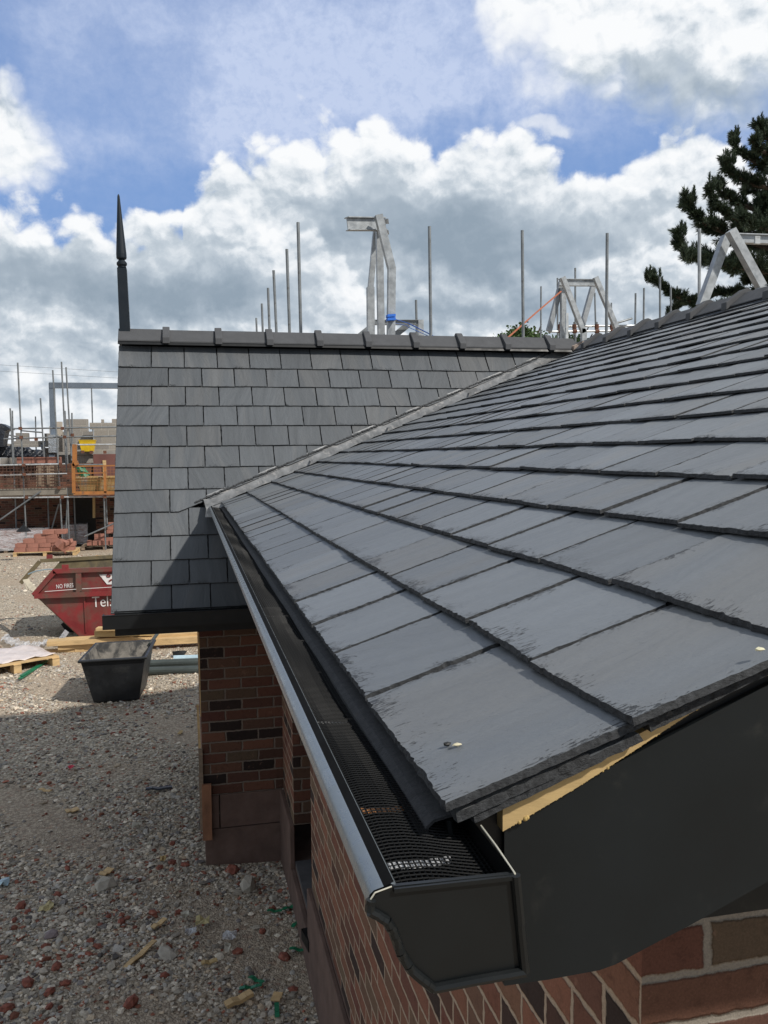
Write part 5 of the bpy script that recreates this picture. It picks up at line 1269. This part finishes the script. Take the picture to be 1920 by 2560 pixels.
# ------------------------------------------------------------------ planks, pipes, pallet, plastic
def flatbar(name, p1, p2, Y1, Y2, w, h, m, label, grp=None):
    a_ = P(.30139*p1[0], 1280+.30139*p1[1], Y1); c_ = P(.30139*p2[0], 1280+.30139*p2[1], Y2)
    b = MB(); b.bar(a_, c_, w, h); o = b.build(name, m); mo = o.modifiers.new('b', 'BEVEL'); mo.width = .003
    tag(recentre(o), label, 'plank' if 'plank' in name else 'pipe', grp); return o
def gplank(p1, p2, z1, z2, w, h, label):
    a_ = G(.30139*p1[0], 1280+.30139*p1[1], z1); c_ = G(.30139*p2[0], 1280+.30139*p2[1], z2)
    b = MB(); b.bar(a_, c_, w, h); o = b.build('plank', M_timber); tag(recentre(o), label, 'plank', 'planks stacked on the gravel')
gplank((355, 1158), (700, 1140), .03, .03, .14, .045, 'thin plank lying lowest at the left end of the timber pile')
gplank((480, 1118), (1210, 1060), .10, .10, .16, .07, 'long plank in the middle of the timber pile behind the tub')
gplank((395, 1085), (1240, 1035), .17, .17, .20, .07, 'widest top plank of the timber pile, with faint printing')
gplank((620, 1135), (900, 1112), .05, .05, .13, .075, 'short plank sticking out in front of the timber pile')
gplank((520, 1058), (1180, 1020), .08, .08, .10, .05, 'plank at the back of the timber pile')
gplank((1180, 1030), (1720, 1006), .16, .16, .14, .05, 'upper plank running right towards the brick pier')
gplank((1150, 1080), (1720, 1048), .10, .10, .18, .09, 'thick lower plank running right towards the brick pier')
gplank((1120, 1032), (1240, 1055), .20, .20, .16, .03, 'short crosswise plank where the two rows of timber meet')
b = MB(); a_ = G(.30139*800, 1280+.30139*1000, .28); c_ = G(.30139*1300, 1280+.30139*990, .28); b.bar(a_, c_, .22, .09); o = b.build('plank', M_timber_y); tag(recentre(o), 'pale thick beam on top of the pile below the skip', 'plank', 'planks stacked on the gravel')
b = MB(); a_ = G(.30139*805, 1280+.30139*968, .36); c_ = G(.30139*1200, 1280+.30139*960, .36); b.bar(a_, c_, .15, .04); o = b.build('plank', M_timber); tag(recentre(o), 'thin plank topmost below the skip', 'plank', 'planks stacked on the gravel')
for i, (c1, c2, z) in enumerate(((1262, 1235, .10), (1292, 1265, .05), (1322, 1302, .05))):
    a_ = G(.30139*1200, 1280+.30139*c1, z); c_ = G(.30139*1900, 1280+.30139*c2, z); b = MB(); b.tube(a_, c_, .055, 14)
    tag(recentre(b.build('pipe', M_pipe)), ['rearmost dark grey pipe beside the brick pier', 'middle dark grey pipe beside the brick pier', 'front dark grey pipe beside the brick pier'][i], 'pipe', 'dark pipes beside the pier')
for c1, c2 in ((1204, 1190), (1216, 1200)):
    a_ = G(.30139*1440, 1280+.30139*c1, .06); c_ = G(.30139*1900, 1280+.30139*c2, .06); b = MB(); b.tube(a_, c_, .025, 10)
    tag(recentre(b.build('pipe', M_bluepipe)), 'rear pale blue thin pipe behind the dark pipes' if c1 == 1204 else 'front pale blue thin pipe behind the dark pipes', 'pipe')
o = blob_mesh('rag', G(.30139*1495, 1280+.30139*1172, .05), (.12, .10, .06), M_black); tag(o, 'crumpled black rag on lit gravel behind the pale blue pipes', 'rag')
# pallet with plastic sheet on the left
pp = G(15, 1690); rzp = 0.55
b = MB(); pallet_mb(b, (0, 0, 0), 1.15, .95, 0); o = b.build('pallet', M_timber); o.rotation_euler = (0, 0, rzp); o.location = (pp.x-.12, pp.y+.52, 0); tag(o, 'wooden pallet at the left edge covered with a plastic sheet', 'pallet')
pal0 = o
b = MB(); vs = []; nn = 16
for j in range(nn+1):
    for i in range(nn+1):
        u, v = i/nn*1.16-.60, j/nn*.90-.40; p = Vector((u*math.cos(rzp)-v*math.sin(rzp), u*math.sin(rzp)+v*math.cos(rzp), .152+.012*math.sin(i*1.7+j*.6)+.010*random.random()+(.0)))
        vs.append(p+Vector(o.location))
b.add(vs, [(j*(nn+1)+i, j*(nn+1)+i+1, (j+1)*(nn+1)+i+1, (j+1)*(nn+1)+i) for j in range(nn) for i in range(nn)])
o = b.build('plastic_sheet', M_sheet, None, smooth=True); o.modifiers.new('s', 'SOLIDIFY').thickness = .003; tag(recentre(o), 'whitish plastic sheet spread on the pallet at the left edge', 'sheet')
b = MB(); a_ = G(50, 1696, .03); c_ = G(124, 1651, .03)
for dy in (0, .06): b.bar(a_+Vector((0, dy, dy*.3)), c_+Vector((-.03, dy*.5, 0)), .045, .012)
tag(recentre(b.build('green_strip', M_green)), 'long green plastic strapping on the gravel beside the left pallet', 'strip')
b = MB(); vs = []
for i in range(31):
    t = i/30; p = G(8+115*t, 1602+16*math.sin(t*3)+8*t, 0.02)
    for k in range(5): vs.append(p+Vector((0, (k-2)*.10+.05*math.sin(i), .03+.05*abs(math.sin(i*.9+k*1.7)))))
b.add(vs, [(5*i+k, 5*i+k+1, 5*i+6+k, 5*i+5+k) for i in range(30) for k in range(4)])
o = b.build('plastic_wrap', M_wrapT, None); tag(recentre(o), 'crumpled clear plastic wrap on the ground before the skip', 'wrap')
b = MB(); pts = [K(480, 1058, 13.6), K(520, 1000, 13.6), K(555, 1025, 13.6), K(530, 1055, 13.6)]; b.prism([Vector((p.x, 13.6, max(p.z, .01))) for p in pts], (0, .25, 0)); tag(recentre(b.build('plastic_wrap', M_wrapT)), 'peaked scrap of clear plastic at the corner of the timber pile', 'wrap')

# ------------------------------------------------------------------ rubble on the gravel: countable pieces
def frag_src(name, r, m, sq_=.6):
    o = blob_mesh(name, (0, 0, 0), (r, r*.7, r*sq_), m, jit=.25); return o
random.seed(5)
fr0 = [None]
def frag(px, py, r, label, group, m=M_brickfrag, name='brick_fragment', cat='brick fragment', sh=(1, .7, .6)):
    g_ = G(px, py); o = blob_mesh(name, (0, 0, 0), (r*sh[0], r*sh[1], r*sh[2]), m, jit=.22)
    o.location = (g_.x, g_.y, gz(g_.x, g_.y)+r*sh[2]*.35); o.rotation_euler = (random.uniform(-.3, .3), random.uniform(-.3, .3), random.uniform(0, 6)); tag(o, label, cat, group); return o
cs = .48222
def c3(a, b_): return cs*a, 1600+cs*b_
named = {(110, 1403): 'large red brick lump at the left, above a smaller one', (215, 697): 'red brick piece left of the pink scrap', (720, 1255): 'red brick piece right of the rounded pale stone', (680, 1900): 'big rounded red-brown lump at the bottom centre of the gravel', (142, 1804): 'big brown-orange lump at the lower left of the gravel', (38, 1925): 'mauve-red lump in the bottom left corner', (235, 1620): 'bright red brick piece left of the wooden sliver', (1230, 1622): 'square red brick lump beside the white scrap', (1475, 1650): 'large flat red piece close to the plinth', (853, 1750): 'pinkish red piece below the wooden sliver', (258, 1845): 'dark red round piece at the lower left', (1205, 1195): 'largest brick chunk, at the foot of the brick pier', (470, 1587): 'red brick piece above the flat one beside the splinter', (340, 1800): 'flat red piece between the brown lump and the gravel centre', (960, 1175): 'slanting red shard in front of the pier', (895, 1062): 'red-brown piece left of the pier corner'}
redlist = [(215, 697, .05), (110, 1403, .075), (143, 1430, .04), (183, 1264, .035), (720, 1255, .045), (470, 1587, .05), (235, 1620, .055), (510, 1612, .045), (205, 1720, .04), (290, 1722, .06), (365, 1668, .04), (340, 1800, .05), (258, 1845, .06), (680, 1900, .085), (142, 1804, .08), (38, 1925, .07), (258, 1910, .045),
           (853, 1750, .045), (1230, 1622, .06), (1475, 1650, .07), (1520, 1812, .05), (895, 1165, .06), (960, 1175, .055), (830, 1190, .05), (1020, 1145, .04), (895, 1062, .05), (410, 385, .06), (735, 352, .06), (660, 382, .05), (755, 384, .05), (790, 330, .05), (370, 465, .045), (430, 418, .04), (390, 520, .045), (585, 498, .05), (625, 490, .04), (640, 440, .04), (700, 370, .04), (790, 405, .035), (885, 265, .05), (795, 1420, .06), (930, 1412, .05), (520, 1180, .04), (350, 1185, .05), (440, 1405, .035), (300, 1335, .05), (75, 1475, .04), (560, 1455, .045), (630, 1480, .06), (700, 1500, .035), (520, 1500, .05), (1360, 1515, .05), (1205, 1195, .10), (390, 935, .035), (190, 515, .04), (40, 570, .04), (480, 885, .03), (240, 900, .03), (1410, 1400, .04), (460, 1650, .045), (330, 1640, .035)]
for a_, c_, r_ in redlist:
    px, py = c3(a_, c_); d_ = G(px, py).y
    frag(px, py, r_*.68*(1 if d_ < 7 else 1.0), named.get((a_, c_), 'small broken piece of red brick lying in the shaded gravel'), 'brick fragments scattered in the gravel', m=M_brickfrag)
frag(*c3(550, 1290), .085, 'pale rounded lump of stone in the middle of the near gravel', None, M_stone, 'stone', 'stone', (1, .85, .75))
frag(*c3(1288, 1290), .085, 'pale pointed stone lying near the foot of the brick wall', None, M_stone, 'stone', 'stone', (.8, .7, 1.1))
frag(*c3(462, 1252), .05, 'smaller pale stone left of the rounded lump', None, M_stone, 'stone', 'stone', (1, .8, .6))
frag(*c3(860, 1640), .07, 'flat grey stone near the wooden sliver', None, M_stone, 'stone', 'stone', (1.2, .8, .35))
frag(*c3(268, 1560), .055, 'mauve-grey stone left of the red lumps', None, mat('mauve_stone', (.24, .19, .19), .9, var=.2), 'stone', 'stone', (1, .8, .5))
frag(*c3(1420, 1340), .05, 'pale chip by the plinth', None, M_stone, 'stone', 'stone', (1, .8, .5))
def sliver(a_, c_, l, w, ang, m, label, name, cat, h=.008, grp=None):
    g_ = G(*c3(a_, c_)); b = MB(); dv = Vector((math.cos(ang), math.sin(ang), random.uniform(-.05, .12)))
    n_ = 4; pts = [g_+dv*l*(i/n_-.5)+Vector((0, 0, .018+h+.006*math.sin(i*2.2))) for i in range(n_+1)]
    for p, q in zip(pts, pts[1:]): b.bar(p, q, w, h)
    tag(recentre(b.build(name, m)), label, cat, grp)
sliver(728, 1650, .26, .032, .95, M_oldwood if False else M_timber, 'long splintered wooden sliver in the near gravel', 'wood_splinter', 'splinter')
sliver(1240, 1898, .15, .045, .4, M_timber, 'ribbed wood offcut near the bottom of the wall', 'wood_splinter', 'splinter', .02)
sliver(1085, 1690, .09, .03, .1, M_timber_y, 'small yellowish wood chip below the white scrap', 'wood_splinter', 'splinter')
sliver(825, 1490, .10, .035, .7, M_timber, 'short wood chip above the long sliver', 'wood_splinter', 'splinter')
sliver(1435, 1875, .07, .05, 1.2, M_timber, 'square wood chip near the bottom right of the gravel', 'wood_splinter', 'splinter')
sliver(808, 912, .08, .03, .0, M_timber, 'dark wood piece', 'wood_splinter', 'splinter') if False else None
sliver(825, 787, .22, .04, .0, M_tarp, 'dark flat stick across the middle of the gravel', 'stick', 'stick', .015)
sliver(935, 492, .08, .035, 1.3, M_timber_y, 'tiny yellow chip in the upper gravel', 'wood_splinter', 'splinter')
sliver(375, 898, .10, .06, .4, M_timber, 'brown wood scrap at the left of the gravel', 'wood_splinter', 'splinter')
sliver(235, 793, .12, .03, -.6, M_timber, 'curled tan scrap at the left of the gravel', 'wood_splinter', 'splinter')
sliver(552, 1220, .09, .06, .9, M_timber, 'square tan offcut behind the rounded pale stone', 'wood_splinter', 'splinter')
greens = [((1330, 1780), -.9, .11, 'upper piece of the crossed green plastic strips'), ((1300, 1818), -.15, .12, 'lower piece of the crossed green plastic strips'), ((1436, 1940), 1.5, .10, 'upright green strip at the bottom of the gravel'), ((1553, 1622), -.35, .12, 'green strip against the plinth'), ((1540, 1480), .9, .11, 'green strip slanting beside the plinth'), ((1425, 1420), -.5, .10, 'green strip left of the plinth, below the pale stone'), ((1505, 1400), .45, .11, 'green strip nearest the pale pointed stone'), ((970, 1285), 0, .0, '')]
for (a_, c_), an, l, lab in greens:
    if l: sliver(a_, c_, l, .024, an, M_green, lab, 'green_strip', 'strip', .004, 'green plastic strips in the gravel')
def scrap(a_, c_, s_, m, label, name='paper_scrap', cat='scrap'):
    s_ *= .72
    g_ = G(*c3(a_, c_)); b = MB(); vs = []
    for j in range(4):
        for i in range(4): vs.append(g_+Vector(((i-1.5)*s_/3*(1+.3*random.random()), (j-1.5)*s_/3.5*(1+.3*random.random()), .020+.045*random.random())))
    b.add(vs, [(4*j+i, 4*j+i+1, 4*j+i+5, 4*j+i+4) for j in range(3) for i in range(3)])
    o = b.build(name, m); o.modifiers.new('s', 'SOLIDIFY').thickness = .002; tag(recentre(o), label, cat)
M_paper = mat('paper', (.46, .43, .36), .8, var=.1); M_ypaper = mat('yellow_paper', (.45, .38, .20), .8, var=.3, vscale=20)
scrap(240, 1415, .11, M_ypaper, 'torn yellow and white paper on the left gravel')
scrap(970, 1455, .09, M_paper, 'crumpled white paper near the middle right of the gravel')
scrap(1190, 1560, .10, M_wrapT, 'clear plastic bottle scrap beside the red lump', 'plastic_scrap')
scrap(1190, 1628, .06, M_paper, 'tiny white scrap touching the red lump')
scrap(990, 1545, .08, M_wrapT, 'thin clear plastic strip in the near gravel', 'plastic_scrap')
scrap(370, 680, .07, M_pink, 'bright pink plastic scrap on the left gravel', 'plastic_scrap')
scrap(710, 982, .09, M_paper, 'white paper strip in the middle of the gravel')
scrap(15, 1285, .10, M_bluepipe, 'pale blue scrap at the left edge of the gravel', 'plastic_scrap')
scrap(778, 1077, .035, M_paper, 'small white chip in the middle of the gravel')
scrap(845, 1160, .05, M_timber_y, 'pale straw-coloured scrap above the brick pieces')
scrap(1050, 1485, .10, M_ypaper, 'crumbled yellow foam bits right of the white paper', 'foam_scrap')
b = MB(); a_ = G(700, 2440, .25); b.bar(Vector((.578, 4.66, .20)), Vector((.60, 4.52, .20)), .05, .06); 
tag(recentre(b.build('pipe_clip', M_black)), 'dark clip on the plinth near the bottom of the brick wall', 'clip')

# ------------------------------------------------------------------ trees
def tris(name, C_, D_, U_, ln, wd, tint, material, parent=None):
    """many narrow leaf blades: centre, direction, side"""
    n = len(C_); a = C_-D_*ln[:, None]*.5; t = C_+D_*ln[:, None]*.5
    V = np.stack([a-U_*wd[:, None]*.3, a+U_*wd[:, None]*.3, C_+U_*wd[:, None]*.5, t, C_-U_*wd[:, None]*.5], 1)
    F = np.arange(n*5).reshape(n, 5)
    me = bpy.data.meshes.new(name); me.vertices.add(n*5)
    if parent is not None: V = V-np.array(parent.location)
    me.vertices.foreach_set('co', V.ravel().astype(np.float32))
    me.loops.add(n*5); me.loops.foreach_set('vertex_index', F.ravel().astype(np.int32)); me.polygons.add(n); me.polygons.foreach_set('loop_start', (np.arange(n)*5).astype(np.int32)); me.update(calc_edges=True)
    at = me.attributes.new('tint', 'FLOAT_VECTOR', 'POINT'); tt_ = np.zeros((n*5, 3)); tt_[:, 0] = np.repeat(tint, 5); at.data.foreach_set('vector', tt_.ravel().astype(np.float32))
    me.materials.append(material); return link(bpy.data.objects.new(name, me), parent)
def unit(n):
    v = rng.normal(0, 1, (n, 3)); return v/np.linalg.norm(v, axis=1)[:, None]
YP = 24.0
tb = P(2075, 900, YP)
pine = thing('pine_tree', 'dark green conifer with upswept branches at the right edge', 'tree', (tb.x, YP, 0))
b = MB(); b.tube((tb.x, YP, 0), P(2075, 560, YP), .30, 12, .22, cap=False); b.tube(P(2075, 560, YP), P(2010, 200, YP), .22, 10, .05)
trunk = b.build('trunk', M_bark, pine)
# limbs: each as chain of photo-plane points with depth spread
limbs = [((2060, 770), [(1900, 775), (1760, 765), (1690, 740), (1650, 712), (1622, 690)], 0.0, 30),
         ((2060, 740), [(1950, 735), (1840, 730), (1790, 735), (1700, 760), (1672, 790)], 1.2, 18),
         ((2060, 700), [(1950, 690), (1820, 660), (1740, 645), (1700, 620), (1692, 580)], .4, 46),
         ((2060, 680), [(1930, 680), (1850, 670), (1770, 655), (1710, 640)], -1.0, 46),
         ((2050, 620), [(1920, 620), (1830, 590), (1760, 560), (1722, 520), (1712, 495)], .6, 55),
         ((2050, 570), [(1940, 580), (1860, 560), (1790, 520), (1770, 470)], -.8, 50),
         ((2050, 540), [(1930, 540), (1850, 510), (1800, 480), (1790, 462)], .5, 45),
         ((2045, 480), [(1950, 480), (1880, 460), (1830, 435), (1810, 400)], 0, 45),
         ((2045, 430), [(1940, 430), (1880, 400), (1840, 370), (1832, 340)], .7, 40),
         ((2040, 400), [(1950, 400), (1900, 375), (1880, 350)], -.8, 40),
         ((2035, 370), [(1960, 370), (1915, 345), (1895, 310)], 0.2, 38),
         ((2020, 320), [(1950, 330), (1920, 330), (1902, 315)], 0.6, 34),
         ((2060, 650), [(1960, 640), (1880, 620), (1820, 600)], 1.5, 50),
         ((2060, 600), [(1990, 590), (1900, 570), (1850, 545)], -1.6, 50),
         ((2050, 500), [(1990, 500), (1920, 490), (1870, 470)], 1.4, 50),
         ((2040, 440), [(1990, 440), (1930, 420)], -1.4, 44),
         ((2060, 730), [(1990, 720), (1920, 705), (1860, 700)], .8, 44),
         ((2060, 560), [(2000, 560), (1940, 530), (1900, 500)], 0.0, 50)]
tips = []
b = MB(); Cs = []; Ds = []; tn = []
px2m = YP/FPX
for (root, pts, dy, spread) in limbs:
    ch = [P(root[0], root[1], YP)]+[P(p[0], p[1], YP+dy*(i+1)/len(pts)) for i, p in enumerate(pts)]
    for i, (p, q) in enumerate(zip(ch, ch[1:])): b.tube(p, q, .09*(1-i/len(ch))+.012, 6, .09*(1-(i+1)/len(ch))+.012, cap=False)
    # twigs
    for i in range(len(ch)-1):
        p, q = ch[i], ch[i+1]
        nt = int(9+(q-p).length*19)
        for k in range(nt):
            t = random.random(); o_ = p.lerp(q, t)
            last = i >= len(ch)-3
            sp_ = spread*px2m*(.5 if last else 1.0)*random.uniform(.35, 1.0)*(.8 if i == 0 else 1)
            dv = Vector((random.gauss(-.35, .35), random.gauss(0, .9), random.gauss(.42, .5))).normalized()
            e_ = o_+dv*sp_+Vector((0, 0, .12*sp_))
            mid = o_.lerp(e_, .5)-Vector((0, 0, .05)); b.tube(o_, mid, .010, 4, .008, cap=False); b.tube(mid, e_, .008, 4, .004, cap=False)
            L_ = (e_-o_).length; m_ = int(60+170*L_); ts = rng.uniform(.15, 1.08, m_)
            base_p = np.array(o_)[None]+(np.array(e_)-np.array(o_))[None]*ts[:, None]
            rr = .075+.055*(1-np.abs(ts-.6)); u_ = unit(m_)
            Cs.append(base_p+u_*rr[:, None]*.75); dd_ = u_*.8+np.array(dv)[None]*.9+np.array((0, 0, .15)); Ds.append(dd_/np.linalg.norm(dd_, axis=1)[:, None])
            tn.append(np.clip(.25+.45*ts+rng.normal(0, .15, m_)+random.uniform(-.2, .2), 0, 1))
    # upright tip spire
    e = ch[-1]
    for s_ in range(5):
        t2 = e+Vector((random.uniform(-.05, .35), random.uniform(-.2, .2), random.uniform(-.15, .12))); tp2 = t2+Vector((random.uniform(-.1, .05), 0, random.uniform(.12, .34)))
        m_ = 90; ts = rng.uniform(0, 1.05, m_); bp = np.array(t2)[None]+(np.array(tp2)-np.array(t2))[None]*ts[:, None]; u_ = unit(m_)
        Cs.append(bp+u_*(.06*(1.1-ts))[:, None]); dd_ = u_*.6+np.array((0, 0, .9)); Ds.append(dd_/np.linalg.norm(dd_, axis=1)[:, None]); tn.append(np.clip(.5+rng.normal(0, .2, m_), 0, 1))
b.build('branches', M_bark, pine)
Cs = np.concatenate(Cs); Ds = np.concatenate(Ds); tn = np.concatenate(tn); n = len(Cs)
U_ = np.cross(Ds, unit(n)); U_ /= np.linalg.norm(U_, axis=1)[:, None]+1e-6
tris('crown', Cs, Ds, U_, rng.uniform(.12, .20, n), rng.uniform(.015, .026, n), tn, M_needle, pine)
print('needles', n)
# distant broadleaf tree behind the wing ridge
def broad(px0, px1, pytop, Y, label, nleaf):
    c0 = P((px0+px1)/2, 870, Y); w = (px1-px0)/2*Y/FPX
    t = thing('broadleaf_tree', label, 'tree', (c0.x, Y, 0))
    b = MB(); b.tube((c0.x, Y, 0), (c0.x, Y, c0.z), .18, 8, .12, cap=False)
    for k in range(9):
        an = k*.7; b.tube((c0.x, Y, c0.z-.6), (c0.x+w*.8*math.cos(an), Y+w*.5*math.sin(an*1.7), c0.z+.5+.3*math.sin(k)), .06, 5, .02, cap=False)
    b.build('trunk', M_bark, t)
    Cl = []; tl = []
    ztop = P(0, pytop, Y).z
    for k in range(46):
        u = random.uniform(-1, 1); hmax = (ztop-c0.z)*(1-.6*abs(u)**2.4)*random.uniform(.75, 1.12)
        cc = np.array((c0.x+u*w, Y+random.uniform(-.6, .6), c0.z-.1+random.uniform(.3, 1)*hmax)); m_ = nleaf//46
        Cl.append(cc+rng.normal(0, .13, (m_, 3))); tl.append(np.clip(.5+rng.normal(0, .25, m_)+random.uniform(-.2, .2), 0, 1))
    Cl = np.concatenate(Cl); tl = np.concatenate(tl); m_ = len(Cl); D2 = unit(m_); U2 = np.cross(D2, unit(m_)); U2 /= np.linalg.norm(U2, axis=1)[:, None]
    tris('crown', Cl, D2, U2, rng.uniform(.07, .12, m_), rng.uniform(.05, .08, m_), tl, M_leaf, t)
broad(1240, 1385, 798, 27, 'green broadleaf treetop showing above the wing ridge behind the tall pole', 9000)
broad(1375, 1500, 822, 28, 'low green treetop behind the foot of the double A-frame', 5000)
